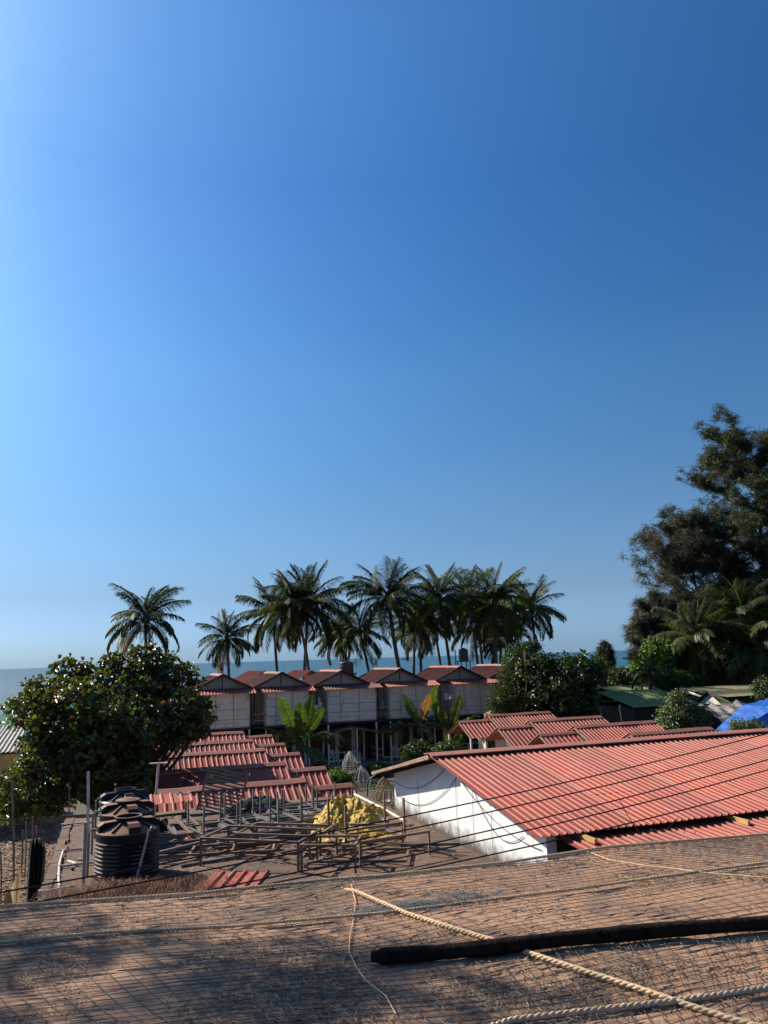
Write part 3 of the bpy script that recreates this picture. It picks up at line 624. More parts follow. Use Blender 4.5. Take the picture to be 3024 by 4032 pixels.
# ------------------------------------------------------------------ one-storey huts with porches
def hut(u0, u1, w, zr, porch, label, group, pz=None, pl=1.35, half=2.1, porch_only=False):
    t = thing('red_roofed_hut', label, 'hut', gw(u0, w), GA, group); L = u1-u0; ez = zr-half*.44
    MB().box(.15,L-.15,-half+.3,half-.3,0,ez-.05).obj('wall', M['ply'], t)
    for x in (.12, L-.2):
        recalc(MB().prism([(x,-half+.3,ez-.05),(x,half-.3,ez-.05),(x,0,zr-.12)], (.08,0,0)).obj('gable', M['maroon'], t).data)
    r = MB().box(.02,L-.02,-.03,.03,zr-.11,zr-.05).box(.02,L-.02,-half+.05,-half+.1,ez-.03,ez+.0).box(.02,L-.02,half-.1,half-.05,ez-.03,ez+.0)
    for x in (.03,L-.03): r.beam((x,0,zr-.06),(x,-half,ez-.04),.03,.09); r.beam((x,0,zr-.06),(x,half,ez-.04),.03,.09)
    r = r.obj('roof', M['wood'], t)
    slope_sheets(r, 0, L, 0, zr, -half, ez, 'red'); slope_sheets(r, 0, L, 0, zr, half, ez, 'red')
    link('ridge_cap', cap_mesh(L, .24, .09, 'cap'), r, (0,0,zr+.045))
    if porch:
        a, b = (L-.02, L+pl) if porch > 0 else (-pl, .02); h2 = half-.5; z2 = zr-.26; e2 = z2-h2*.5
        r = MB().box(a+.03,b-.03,-.03,.03,z2-.11,z2-.05)
        xe = b-.04 if porch > 0 else a+.04
        r.beam((xe,0,z2-.06),(xe,-h2,e2-.04),.035,.10); r.beam((xe,0,z2-.06),(xe,h2,e2-.04),.035,.10)
        r = r.obj('porch_roof', M['wood'], t)
        slope_sheets(r, a, b, 0, z2, -h2, e2, 'red', W=1.4, pitch=.23); slope_sheets(r, a, b, 0, z2, h2, e2, 'red', W=1.4, pitch=.23)
        link('ridge_cap', cap_mesh(b-a, .2, .085, 'cap'), r, (a,0,z2+.045))
        for y in (-h2+.1, h2-.1):
            bar('porch_post','white',t,xe-.04,xe+.04,y-.04,y+.04,0,e2-.0)
            bar('rail','white',t,min(xe,L/2+ (L/2 if porch>0 else -L/2)),max(xe,L/2+(L/2 if porch>0 else -L/2)),y-.02,y+.02,.8,.84)
        MB().box(min(a,b),max(a,b),-h2,h2,0,.18).obj('porch_floor', M['asb'], t)
        xd = L-.14 if porch > 0 else .1
        MB().box(xd,xd+.03,-.45,.45,.18,2.0).obj('door', M['dwood'], t)
    return t
LW = [(1.14,5.36,23.55),(1.36,5.57,27.6),(1.45,5.68,32.3),(1.6,5.86,36.3),(1.8,6.1,40.7)]
LL = ['red roofed hut directly behind the steel frames, nearest of the left row','red roofed hut second from the slab in the left row','red roofed hut in the middle of the left row under the almond tree','red roofed hut fourth from the slab in the left row','red roofed hut at the far end of the left row below the white cabins']
for (a,b,w), l in zip(LW, LL): hut(a, b, w, 3.2, 1, l, 'red roofed huts in two rows', pl=1.45)
RW = [(20.7,25.0,28.9),(20.6,25.1,33.05),(20.6,25.0,37.3),(20.5,24.6,42.0)]
RL = ['red roofed hut showing only its ridge behind the big roof, nearest of the right row','red roofed hut second from the big roof in the right row','red roofed hut third from the big roof in the right row','red roofed hut farthest back in the right row beside the banana plants']
for (a,b,w), l in zip(RW, RL): hut(a, b, w, 3.2, -1, l, 'red roofed huts in two rows', pl=1.9)

# ------------------------------------------------------------------ two-storey white cabins
def cabin(ur, a, b, label, tint, seed, front=True):
    rr = random.Random(seed); t = thing('two_storey_cabin', label, 'cabin', gw(ur, 49.0), GA, 'white two-storey cabins in a row')
    hw = 2.05; zr = 5.95; ez = 4.98
    YO = .85
    # roof, ridge runs along local y
    r = MB()
    for s in (-1,1):
        r.beam((0,YO-.33,zr-.02),(s*hw,YO-.33,ez-.02),.035,.12); r.beam((0,YO+5.0,zr-.02),(s*hw,YO+5.0,ez-.02),.035,.12)
        r.box(s*hw-.03,s*hw+.03,YO-.3,YO+5.0,ez-.08,ez-.02)
    r.box(-.03,.03,YO-.3,YO+5.0,zr-.12,zr-.05)
    r = r.obj('roof', M['dwood'], t)
    L = math.hypot(hw, zr-ez); ang = math.atan2(zr-ez, hw); n = 5; W = 5.4/n
    key = ('cab', tint)
    if key not in _sheets: _sheets[key] = [sheet_mesh('roof_sheet', W+.03, L+.08, M[tint], .16, .03, 3, False, .004*k, k) for k in range(3)]
    for k in range(n):
        for s in (-1,1):
            o = link('roof_sheet', _sheets[key][k%3], r)
            # local -y runs downhill, local x runs along the ridge
            yb = YO-.38+k*W
            rot = Matrix.Rotation(PI/2, 4, 'Z') if s > 0 else Matrix.Rotation(-PI/2, 4, 'Z')
            rot = Matrix.Translation((0, yb if s > 0 else yb+W, zr+.003*(k%2)+rr.uniform(-.004,.004))) @ rot @ Matrix.Rotation(ang, 4, 'X')
            if s > 0: rot = Matrix.Translation((0,0,0)) @ rot
            o.matrix_local = rot
    cm = link('ridge_cap', cap_mesh(5.5, .26, .10, 'capold' if rr.random() < .7 else 'cap'), r, (0,YO-.4,zr+.045), (0,0,PI/2))
    # gable with centre strip
    recalc(MB().prism([(-hw+.12,YO-.05,ez-.03),(hw-.12,YO-.05,ez-.03),(0,YO-.05,zr-.10)], (0,.05,0)).obj('gable_board', M['gable'], t).data)
    bar('gable_batten','dwood',t,-.025,.025,YO-.075,YO-.052,ez+.02,zr-.14)
    bar('gable_batten','dwood',t,-hw+.3,hw-.3,YO-.08,YO-.052,ez-.02,ez+.03)
    # body behind
    MB().box(-hw+.15,hw-.15,1.2,5.1,2.75,ez-.1).obj('body', M['gable'], t)
    MB().box(-hw+.05,hw-.02,-.1,5.15,2.62,2.74).obj('floor', M['dwood'], t)
    # front room, boards and battens
    MB().box(a,b,-.02,1.19,2.75,4.80).obj('front_wall', M['ply'], t)
    xs = sorted([a+.03, b-.03, a+(b-a)*(.27+rr.uniform(-.05,.05)), a+(b-a)*(.62+rr.uniform(-.04,.04))])
    for x in xs: bar('batten','batten',t,x-.025,x+.025,-.04,-.022,2.76,4.78)
    for z, x0, x1 in ((3.35+rr.uniform(-.1,.1),a+.06,b-.06),(3.85+rr.uniform(-.08,.08),a+.06,b-.06),(4.35,a+.06,xs[1]-.03),(3.05,a+(b-a)*.2,a+(b-a)*.75),(2.80,a+.06,b-.06)):
        bar('batten','batten',t,x0,x1,-.035,-.0225,z-.02,z+.02)
    for z in (3.4,4.1): bar('side_batten','batten',t,a-.02,a-.001,.05,1.15,z-.02,z+.02)
    x = xs[1]+.2; bar('water_pipe','greypvc',t,x-.012,x+.012,-.07,-.045,3.95,4.2); bar('water_pipe','greypvc',t,x,x+.42,-.07,-.045,4.19,4.21)
    MB().tube([(x-.9+i*.07,-.06,3.55-.28*math.sin(PI*i/12)+.05*i/12) for i in range(13)], .009, 5).obj('hose', M['black'], t)
    aw = MB().beam((a+.05,-.03,4.45),(a+.05,-.42,4.76),.02).beam((b-.35,-.03,4.3),(b-.05,-.42,4.76),.018).obj('awning', M['dwood'], t)
    slope_sheets(aw, a-.25, b+.3, .62, 5.08, -.48, 4.80, 'redold' if seed == 3 else 'red', W=1.15, pitch=.19, name='awning_sheet', jit=.012)
    # corner posts and the dark passage beside the room
    for x in (a+.03, b-.06): bar('post','white',t,x-.05,x+.05,-.10,0,0,2.62)
    bar('post','dwood',t,-hw+.2,-hw+.28,.0,.08,2.74,ez-.1)
    for z in (3.1,3.5): bar('passage_rail','batten',t,-hw+.2,a-.03,-.02,.02,z-.02,z+.02)
    # ground floor: dark front set back, white framed glass doors, railing, little porch gable
    MB().box(-hw+.1,hw-.02,1.65,5.1,0,2.6).obj('ground_floor', M['maroon'], t)
    for x0, x1 in ((-1.1,-.15),(-.1,.95),(1.0,1.75)):
        f = MB().box(x0,x0+.09,1.56,1.64,.15,2.2).box(x1-.09,x1,1.56,1.64,.15,2.2).box(x0+.09,x1-.09,1.57,1.63,2.1,2.2).box(x0+.09,x1-.09,1.57,1.63,.15,.24).obj('glass_door', M['white'], t)
        MB().box(x0+.092,x1-.092,1.60,1.62,.245,2.095).obj('pane', M['glass'], f)
    MB().box(-hw+.1,hw-.02,-.2,1.64,0,.14).obj('porch_floor', M['asb'], t)
    pr = MB().beam((.3,-.62,2.42),(-1.75,-.62,1.98),.03,.09).beam((.3,-.62,2.42),(2.3,-.62,1.98),.03,.09).obj('porch_roof', M['wood'], t)
    for s in (-1,1):
        Lp = 2.05; an = math.atan2(.44, 2.0); k2 = ('pr',)
        if k2 not in _sheets: _sheets[k2] = sheet_mesh('porch_sheet', 1.1, Lp+.05, M['redold'], .18, .03)
        for kk in range(2):
            o = link('porch_sheet', _sheets[k2], pr); y0 = -.7+kk*1.08
            o.matrix_local = Matrix.Translation((.3, y0 if s > 0 else y0+1.08, 2.46-.004*kk)) @ Matrix.Rotation(PI/2*s, 4, 'Z') @ Matrix.Rotation(an, 4, 'X')
    bar('porch_post','white',t,.55,.63,-.62,-.54,0,2.3) if rr.random() < .4 else None
    rl = (-1.25,.75) if seed % 2 else (-1.2,1.3)
    for z in (.45,.95): bar('railing','white',t,rl[0],rl[1],-.66,-.62,z-.02,z+.02)
    for x in (rl[0],rl[1],(rl[0]+rl[1])/2): bar('railing_post','white',t,x-.025,x+.025,-.62,-.57,0,.97)
    for z in (.55,.95): bar('side_railing','white',t,-hw+.15,-hw+.19,-.6,1.5,z-.02,z+.02)
    return t
CB = [(6.14,-1.24,1.61),(9.84,-1.14,1.66),(13.82,-1.16,2.13),(17.9,-1.07,2.1),(22.3,-.8,2.3)]
CL = ['white two-storey cabin at the left end of the row, beside the almond tree','second white cabin from the left, behind the tall banana plant','third white cabin from the left, with a black tank behind its ridge','fourth white cabin from the left, behind the middle banana plant','fifth white cabin from the left, touching the dark leafy tree']
for i, ((u,a,b), l) in enumerate(zip(CB, CL)): cabin(u, a, b, l, 'redold', i+1)
cabin(26.2, -1.0, 1.8, 'white cabin at the right end of the row, mostly hidden by the dark leafy tree', 'redold', 9)
cabin(2.2, -1.2, 1.6, 'white cabin hidden behind the almond tree at the far left of the row', 'redold', 12)
def back_hut(px, py, Y, half, L, rz, label, m='red'):
    p = atY(px, py, Y); t = thing('red_roofed_hut', label, 'hut', (p.x, p.y, 0), rz, 'bright red roofs behind the white cabins'); z = p.z
    MB().box(-half+.3,half-.3,-L/2+.2,L/2-.2,0,z-1.0).obj('wall', M['ply'], t)
    r = MB().box(-.03,.03,-L/2,L/2,z-.12,z-.06).obj('roof', M['dwood'], t); Ls = math.hypot(half,1.1); an = math.atan2(1.1,half)
    me = sheet_mesh('roof_sheet', 1.03, Ls, M[m], .25, .04)
    for k in range(int(L)):
        for s in (-1,1):
            o = link('roof_sheet', me, r); y0 = -L/2+k
            o.matrix_local = Matrix.Translation((0, y0 if s > 0 else y0+1, z)) @ Matrix.Rotation(PI/2*s, 4, 'Z') @ Matrix.Rotation(an, 4, 'X')
    return t
back_hut(1010,2642,60,2.3,4,GA+R(10),'bright red roof peeping out between the first and second cabins')
back_hut(1190,2640,61,2.2,4,GA+R(10),'bright red roof peeping out behind the second cabin between two palm trunks')

# buckets and washing in the passages
for k,(u,w,z,wd,hh,m_,l) in enumerate([(11.75,49.3,4.15,.34,.5,'bag','white cloth hung to dry in the gap right of the second cabin'),(12.15,49.2,4.3,.22,.6,'pvc','pale towel hung at the left side of the third cabin'),(8.25,49.4,3.9,.3,.4,'terracotta','reddish cloth hung in the gap between the first and second cabins'),(21.05,49.3,4.2,.3,.45,'bag','white cloth hung beside the fifth cabin'),(16.45,49.3,3.9,.28,.5,'asb','grey towel hung in the gap right of the third cabin')]):
    g = MB(); nn = 8
    for i in range(nn+1):
        x = -wd/2+wd*i/nn; d = .02*math.sin(i*1.9+k); g.v += [(x,d*.3,0),(x*.95,d*1.5,-hh+.03*math.sin(i+k)),(x,d*.3+.008,0),(x*.95,d*1.5+.008,-hh+.03*math.sin(i+k))]
    for i in range(nn): a_=i*4; g.f += [(a_,a_+1,a_+5,a_+4),(a_+2,a_+6,a_+7,a_+3)]
    props(g.obj('hanging_cloth', M[m_], loc=gw(u,w,z), rot=(0,0,GA)), l, 'cloth')
def bucket(p, label, m='white', r=.14, h=.28):
    o = MB().lathe([(.001,0),(r*.8,0),(r,h),(r*1.07,h),(r*1.07,h-.02),(r*.98,h-.02),(r*.78,.02),(.001,.02)],20).obj('bucket', M[m], loc=p); return props(o, label, 'bucket')
bucket(gw(12.15,48.85,3.75), 'pale bucket hung at the corner of the third cabin', 'pvc')
bucket(gw(11.9,48.95,3.6), 'white bucket hung on the right side of the second cabin')
bucket(gw(21.2,48.85,3.85), 'white bucket hung at the corner of the fifth cabin')
# plastic chairs on the ground-floor porches
def plastic_chair(p, rz, label):
    t = thing('plastic_chair', label, 'chair', p, rz, 'white plastic chairs on the porches')
    bar('seat','white',t,-.22,.22,-.22,.22,.40,.44)
    MB().box(-.22,-.16,.19,.22,.44,.85).box(.16,.22,.19,.22,.44,.85).box(-.22,.22,.19,.22,.80,.86).box(-.05,.05,.195,.215,.44,.80).obj('backrest',M['white'],t)
    for x,y in ((-.2,-.2),(.2,-.2),(-.2,.2),(.2,.2)): bar('leg','white',t,x-.02,x+.02,y-.02,y+.02,0,.399)
    return t
plastic_chair(gw(13.1,49.3,.14), GA+.4, 'white plastic chair on the porch under the third cabin, left side')
plastic_chair(gw(14.5,49.4,.14), GA-.5, 'white plastic chair on the porch under the third cabin, right side')
plastic_chair(gw(17.4,49.3,.14), GA+.3, 'white plastic chair on the porch under the fourth cabin, left side')
plastic_chair(gw(18.7,49.4,.14), GA-.3, 'white plastic chair on the porch under the fourth cabin, right side')
plastic_chair(gw(10.35,38.5,0), GA+.8, 'white plastic chair on the grass beside the second hanging chair')
plastic_chair(gw(11.5,34.2,0), GA-.8, 'white plastic chair at the corner of the white gable wall')

# ------------------------------------------------------------------ roof tanks on towers
def small_tank(p, r, h, label, stand):
    t = thing('roof_tank', label, 'water tank', p, .3, 'black tanks standing above the cabins')
    MB().lathe([(r,0),(r,h*.2),(r*1.03,h*.25),(r,h*.3),(r,h*.5),(r*1.03,h*.55),(r,h*.6),(r,h*.82),(r*.9,h*.88),(r*.35,h*.96),(r*.35,h),(.001,h)],24).obj('body', M['tankclean'], t)
    for x,y in ((-r,-r),(r,-r),(-r,r),(r,r)): bar('stand_leg','dwood',t,x-.03,x+.03,y-.03,y+.03,-stand,0)
    bar('stand_top','dwood',t,-r-.1,r+.1,-r-.1,r+.1,-.06,0)
    for k in range(1,3): bar('stand_rail','dwood',t,-r,r,-r-.02,-r+.02,-stand*k/3-.02,-stand*k/3+.02)
    return t
p = atY(1365,2650,58); small_tank((p.x,p.y,p.z), .52, .9, 'squat black water tank just behind the ridge of the third cabin', p.z)
p = atY(1826,2603,63); small_tank((p.x,p.y,p.z), .38, 1.05, 'narrow black water tank on a tall scaffold among the palms', p.z)
q = thing('scaffold_tower', 'thin scaffold tower beside the narrow black tank among the palms', 'scaffold', (p.x-.9,p.y,0), 0)
for x,y in ((-.25,-.3),(.25,-.3),(-.25,.3),(.25,.3)): bar('leg','dwood',q,x-.02,x+.02,y-.02,y+.02,0,p.z+.9)
for k in range(12): bar('rung','dwood',q,-.25,.25,-.32,-.28,.6*k+.5,.6*k+.53)

# ------------------------------------------------------------------ hanging cane chairs
def cane_chair(p, H_, Rr, label, m, stand_dir, post_h=2.0, lean=0):
    t = thing('hanging_chair', label, 'hanging chair', p, random.uniform(0,6), 'teardrop cane chairs hanging in the courtyard')
    prof = []
    for i in range(15):
        s = i/14; r = Rr*math.sin(PI*min(1,s**.75*1.0))**.9 if s < .999 else 0
        r = Rr*(math.sin(PI*s**.72)**.85 if 0 < s < 1 else 0)
        prof.append((max(r,.01), H_*s))
    mb = MB()
    for k in range(12):
        a = 2*PI*k/12; mb.tube([(r*math.cos(a), r*math.sin(a), z) for r, z in prof], .013, 4, False)
    mb.obj('cane_rods', M[m], t)
    mb = MB()
    for i in range(1,14,1):
        r, z = prof[i]; n0, n1 = (0,21) if i < 7 else (3,18)
        mb.tube([(r*math.cos(2*PI*j/20), r*math.sin(2*PI*j/20), z) for j in range(n0,n1)], .009, 4, False)
    mb.obj('cane_rings', M[m], t)
    s = thing('chair_stand', label.replace('chair','chair stand').replace('hanging','black curved hanging'), 'stand', (p[0],p[1],0), 0, 'curved stands of the cane chairs')
    d = Vector(stand_dir).normalized()*(Rr+.25); top = p[2]+H_+.15
    MB().tube([d]+[d+Vector((0,0,top*.75))]+[d*math.cos(a)+Vector((0,0,top*.75+top*.25*math.sin(a))) for a in (R(30),R(60),R(90))]+[Vector((0,0,p[2]+H_))], .03, 6).obj('post', M['black'], s)
    MB().lathe([(.001,0),(.45,0),(.45,.03),(.001,.05)],20).obj('base', M['black'], s, loc=d)
p = gw(11.9,41.4); cane_chair((p.x,p.y,.62),1.2,.42,'white teardrop hanging chair in the courtyard, left of the others','cane',(1,.2,0))
p = gw(10.94,36.2); cane_chair((p.x,p.y,.55),1.2,.45,'whitish cane hanging chair in the middle of the courtyard group','cane',(-.4,1,0))
p = gw(10.75,32.3); cane_chair((p.x,p.y,.5),1.25,.45,'brown cane hanging chair half hidden by the white gable wall','browncane',(-1,.1,0))

# ------------------------------------------------------------------ sheds beyond the right row
def shed(u0,u1,w0,wr,w1,zr,ze,m,label,sine=True,wall='dark'):
    """ridge along u at wr; eaves at w0 (near) and w1 (far)"""
    t = thing('low_shed', label, 'shed', gw(u0, wr), GA); L = u1-u0
    MB().box(.3,L-.3,w0-wr+.5,w1-wr-.4,0,ze-.1).obj('wall', M[wall], t)
    r = MB().box(0,L,-.03,.03,zr-.12,zr-.05).obj('roof', M['dwood'], t)
    slope_sheets(r,0,L,0,zr,w0-wr,ze,m,W=1.0,sine=sine,pitch=.17 if sine else .2,h=.05,jit=.012); slope_sheets(r,0,L,0,zr,w1-wr,ze,m,W=1.0,sine=sine,pitch=.17 if sine else .2,h=.05,jit=.012)
    link('ridge_cap', cap_mesh(L,.2,.06,m), r, (0,0,zr+.06)); return t
shed(38,44.2,52.0,57.0,61,3.3,2.3,'greensheet','low shed with an even moss green corrugated roof and dark front')
shed(42.5,49,60.5,63,65.5,3.35,2.7,'greensheet','green roofed shed peeking out farthest back below the palms')
shed(36.5,39.5,60,62.5,65,3.1,2.5,'greensheet','small green roof at the left end behind the moss green shed')
t = shed(44.8,56,49.5,55.0,57.6,3.4,2.9,'mosssheet','long shed with a dirty mottled green roof reaching to the right')
bar('verge_board','white',t,-.06,-.02,-5.6,0,2.75,2.9,(math.atan2(1.05,5.5),0,0))
# gabled shed whose white end faces left
t = thing('gabled_shed', 'small shed with a white boarded gable end under a mottled roof', 'shed', gw(44.6,51.2), GA)
for k in range(7):
    y0 = -1.45+k*.415; y1 = y0+.405; h0 = 3.2-abs(y0)*.60; h1 = 3.2-abs(y1)*.60
    recalc(MB().prism([(0,y0,2.3),(0,y1,2.3),(0,y1,max(2.32,h1-.05)),(0,y0,max(2.32,h0-.05))], (.04,0,0)).obj('gable_plank', M['white'], t).data)
MB().box(.3,6.8,-1.3,1.3,0,2.2).obj('wall', M['dark'], t)
for y in (-1.4,1.4): bar('post','dwood',t,.0,.1,y-.05,y+.05,0,2.3)
r = MB().beam((-.25,0,3.28),(-.25,-1.8,2.2),.04,.1).beam((-.25,0,3.28),(-.25,1.8,2.2),.04,.1).obj('roof', M['dwood'], t)
slope_sheets(r,-.3,7,0,3.32,-1.85,2.22,'mosssheet',W=1.0,sine=True,pitch=.17,h=.05); slope_sheets(r,-.3,7,0,3.32,1.85,2.22,'mosssheet',W=1.0,sine=True,pitch=.17,h=.05)
# grey sagging cover
def cloth_roof(name, label, cat, corners, m, nx=24, ny=16, amp=.1, thick=.03, seed=1):
    from mathutils import noise as mn
    a,b,c,d = [Vector(x) for x in corners]; V=[]; Fq=[]
    for lay in (0,1):
        for i in range(ny+1):
            for j in range(nx+1):
                s=j/nx; q=i/ny; p=(a.lerp(b,s)).lerp(d.lerp(c,s),q)
                z=amp*(abs(mn.noise(Vector((s*5+seed,q*3,seed)))))*1.4-amp*.5*math.sin(PI*s)+.25*amp*math.sin(s*24+q*3)
                V.append((p.x,p.y,p.z+z-thick*lay))
    k=(nx+1)*(ny+1)
    for i in range(ny):
        for j in range(nx):
            q=(i*(nx+1)+j,i*(nx+1)+j+1,(i+1)*(nx+1)+j+1,(i+1)*(nx+1)+j); Fq.append(q); Fq.append(tuple(k+x for x in q[::-1]))
    mb=MB(); mb.v=V; mb.f=Fq
    o=mb.obj(name,M[m]); return props(o,label,cat) if label else o
t = thing('covered_stall', 'stall under a sagging dirty grey sheet left of the blue tarp', 'stall', gw(40.9,44.5), GA)
o = cloth_roof('cover', None, None, [(-1.9,1.6,2.75),(1.6,1.2,2.8),(2.4,-1.5,1.9),(-2.6,-1.4,1.7)], 'greytarp', amp=.25); o.parent = t
o = cloth_roof('side_cover', None, None, [(-2.6,-1.4,1.69),(2.4,-1.5,1.89),(2.2,-1.75,1.2),(-2.4,-1.6,1.0)], 'greytarp', amp=.12, seed=4); o.parent = t
for x,y in ((-2.3,-1.3),(2.1,-1.4),(-1.8,1.4),(1.5,1.1)): bar('pole','dwood',t,x-.04,x+.04,y-.04,y+.04,0,1.7+(.9 if y>0 else 0))
t = thing('tarp_shelter', 'shelter covered by a bright blue tarp at the right edge', 'shelter', gw(38.2,39.8), GA)
pL = gw(36.0,40.9); 
rp = [(-2.0,.0,1.45),(.3,-1.3,3.0),(.3,1.6,2.95),(-1.9,1.8,1.5)]
o = cloth_roof('left_tarp', None, None, rp, 'blue', amp=.05, seed=2); o.parent = t
o = cloth_roof('front_tarp', None, None, [(-2.0,.0,1.44),(-.4,-1.42,1.4),(.3,-1.34,2.98),(.22,-1.30,2.99)], 'blue', amp=.05, seed=5); o.parent = t
o = cloth_roof('right_tarp', None, None, [(.3,-1.32,2.99),(3.4,-1.6,3.45),(3.4,1.6,3.45),(.3,1.6,2.95)], 'blue', amp=.06, seed=3); o.parent = t
o = cloth_roof('hanging_tarp', None, None, [(.65,-1.36,2.95),(3.4,-1.65,3.4),(3.3,-1.75,1.7),(1.0,-1.45,2.0)], 'blue', amp=.08, seed=6); o.parent = t
for x,y,z in ((-1.9,.1,1.4),(.3,-1.25,2.9),(.3,1.5,2.85),(3.2,-1.5,3.3)): bar('pole','dwood',t,x-.05,x+.05,y-.05,y+.05,0,z)
p = atY(2465,2850,46); props(MB().beam((p.x,p.y,0),(p.x-.25,p.y,atY(2455,2776,46).z),.12).obj('wooden_post', M['dwood']), 'dark leaning wooden post in front of the green roofed shed', 'post')
p = atY(2400,2700,92); t = thing('low_wall', 'low dark wall crossing behind the green roofs before the beach', 'wall', (p.x,p.y,0), .12)
MB().box(-7,9,-.2,.2,0,p.z+.15).obj('wall_body', M['dwood'], t); MB().box(-7,9,-.3,.3,p.z+.15,p.z+.3).obj('coping', M['asb'], t)

# ------------------------------------------------------------------ left side: shed, green canopies, yard
t = thing('roadside_shed', 'shed at the left edge with a pale grey corrugated roof and ochre fascia', 'shed', gw(-8.6,38.3), GA)
r = MB().box(0,4.6,0,.08,3.05,3.15).obj('roof', M['dwood'], t)
slope_sheets(r,0,4.4,5.9,3.85,-.1,3.12,'asb',W=1.1,sine=True,pitch=.18,h=.06)
MB().box(0,4.45,-.12,-.06,2.80,3.06).obj('fascia', M['ywood'], t)
MB().box(.1,4.2,.3,5.5,0,2.8).obj('wall', M['ochre'], t)
def canopy_tent(pc, w, d, h, label):
    t = thing('green_canopy', label, 'canopy', (pc[0],pc[1],0), .35, 'green beach canopies')
    z = pc[2]; mb = MB(); a=[(-w,-d,z-h),(w,-d,z-h),(w,d,z-h),(-w,d,z-h)]; top=(0,0,z)
    mb.v=a+[top]+[(x,y,zz-.25) for x,y,zz in a]; mb.f=[(0,1,4),(1,2,4),(2,3,4),(3,0,4),(5,6,1,0),(6,7,2,1),(7,8,3,2),(8,5,0,3)]
    mb.obj('cover', M['greentarp'], t)
    for x,y,_ in a: bar('pole','dwood',t,x*.96-.04,x*.96+.04,y*.96-.04,y*.96+.04,0,z-h-.2)
p = atY(25,2806,54); canopy_tent(p,3.2,2.4,1.15,'green tarp canopy at the left edge above the grey shed roof')
p = atY(205,2722,58); canopy_tent(p,2.6,2.2,1.3,'green tarp canopy half hidden behind the left of the almond tree')
def stake(px0,py0,px1,py1,Y,label,r=.02,m='bamboo'):
    a = atY(px0,py0,Y); b = atY(px1,py1,Y); a.z = max(0,a.z); 
    props(MB().tube([a, a.lerp(b,.5)+Vector((.02,0,0)), b], r, 6).obj('stake', M[m]), label, 'stake', 'thin stakes in the yard below the slab')
for k,(a,b,c,d,l) in enumerate([(55,3548,46,3060,'tallest rusty stake in the left yard'),(84,3440,88,3270,'short stake beside the pale sheet in the left yard'),(98,3450,102,3235,'thin pale stake in the left yard'),(122,3400,128,3215,'stake with a rag in the left yard'),(150,3420,142,3250,'leaning stake nearest the ragged netting'),(3,3560,2,3350,'stake at the very left edge of the yard'),(270,3230,271,3080,'thin stake in front of the tree trunk'),(232,3220,238,3130,'short stake left of the tree trunk'),(172,3340,168,3270,'broken stake above the ragged netting')]):
    stake(a,b,c,d,[19.5,20,21,22,20.5,19,24,26,23][k],l,[.025,.02,.018,.02,.02,.02,.02,.02,.02][k])
def hangcloth(name,label,cat,pts,m,thick=.02):
    mb=MB(); top,bot=pts; n=len(top)
    for p in top: mb.v.append(tuple(p))
    for p in bot: mb.v.append(tuple(p))
    k=len(mb.v); mb.v+= [(x,y+thick,z) for x,y,z in mb.v]
    for i in range(n-1): mb.f.append((i,i+1,n+i+1,n+i)); mb.f.append((k+n+i,k+n+i+1,k+i+1,k+i))
    return props(mb.obj(name,M[m]),label,cat)
a=[];b=[]
for i in range(25):
    s=i/24; zig=.18*(i%2)-.08*(i%3); x=118+s*62
    p=atY(x, 3300+60*abs(s-.35)+random.uniform(-14,14), 19.5+zig); q=atY(x-22+8*random.random(), 3585, 19.5-zig*1.5); q.z=max(q.z,.0); a.append(p); b.append(q)
hangcloth('ragged_netting','ragged dark netting draped beside the left edge of the slab','netting',(a,b),'dktarp')
a=[];b=[]
for i in range(9):
    s=i/8; a.append(atY(18+s*64, 3520-110*s**1.5, 17.5+.1*math.sin(s*6))); b.append(atY(10+s*64,3600,17.5+.15*math.sin(s*6)))
hangcloth('pale_sheet','pale tan sheet hanging in the lower left yard','sheet',(a,b),'ochre')
o=MB().lathe([(.001,0),(.33,0),(.38,.75),(.40,.76),(.40,.80),(.36,.80),(.33,.05),(.001,.05)],24).obj('plastic_drum',M['terracotta'],loc=tuple(atZ(166,3216,.0))); props(o,'dull brown open drum standing in the left yard under the tree','drum')
for k in range(3):
    p=atY(40+k*28,3085+(k%2)*14,33); heap('white_sack',['white sack at the far left under the tree','white sack in the middle of the three under the tree','white sack at the right of the three under the tree'][k],'sack',(p.x,33+.2*k,max(0,p.z-.3)),.42,.4,.8,'bag',30+k,0,16,40,.1)
# low brick walls in the yard
def brickwall(c, L, courses, rz, label):
    t=thing('brick_wall',label,'wall',c,rz); me=MB().box(-.11,.11,-.05,.05,-.035,.035).mesh('brick',M['terracotta'])
    MB().box(0,L,-.045,.045,0,courses*.08).obj('mortar',M['asb'],t)
    for r_ in range(courses):
        for k in range(int(L/.235)): link('brick',me,t,(.12+k*.235+(.11 if r_%2 else 0),random.uniform(-.006,.006),.04+r_*.08),(0,0,random.uniform(-.03,.03)))
brickwall((atZ(0,3262,0).x-.3,atZ(0,3262,0).y,0),5.5,4,R(14),'low red brick wall crossing the left yard below the tree')
pts=[]
for _ in range(5200):
    px=random.uniform(-60,240); py=random.uniform(3230,3600); p=atZ(px,py,0); u,w=wg(p)
    if u<-1.3: pts.append((p.x,p.y,.03+random.random()*.08))
leaves_flat('leaf_litter','brown fallen leaves covering the ground of the left yard',pts,.085,'litter')
pts=[atZ(random.uniform(-40,235),random.uniform(3200,3600),0)+Vector((0,0,.05)) for _ in range(260)]
strands('dead_twigs','dead sticks lying about the left yard',pts,1.1,.025,'needle',.12)

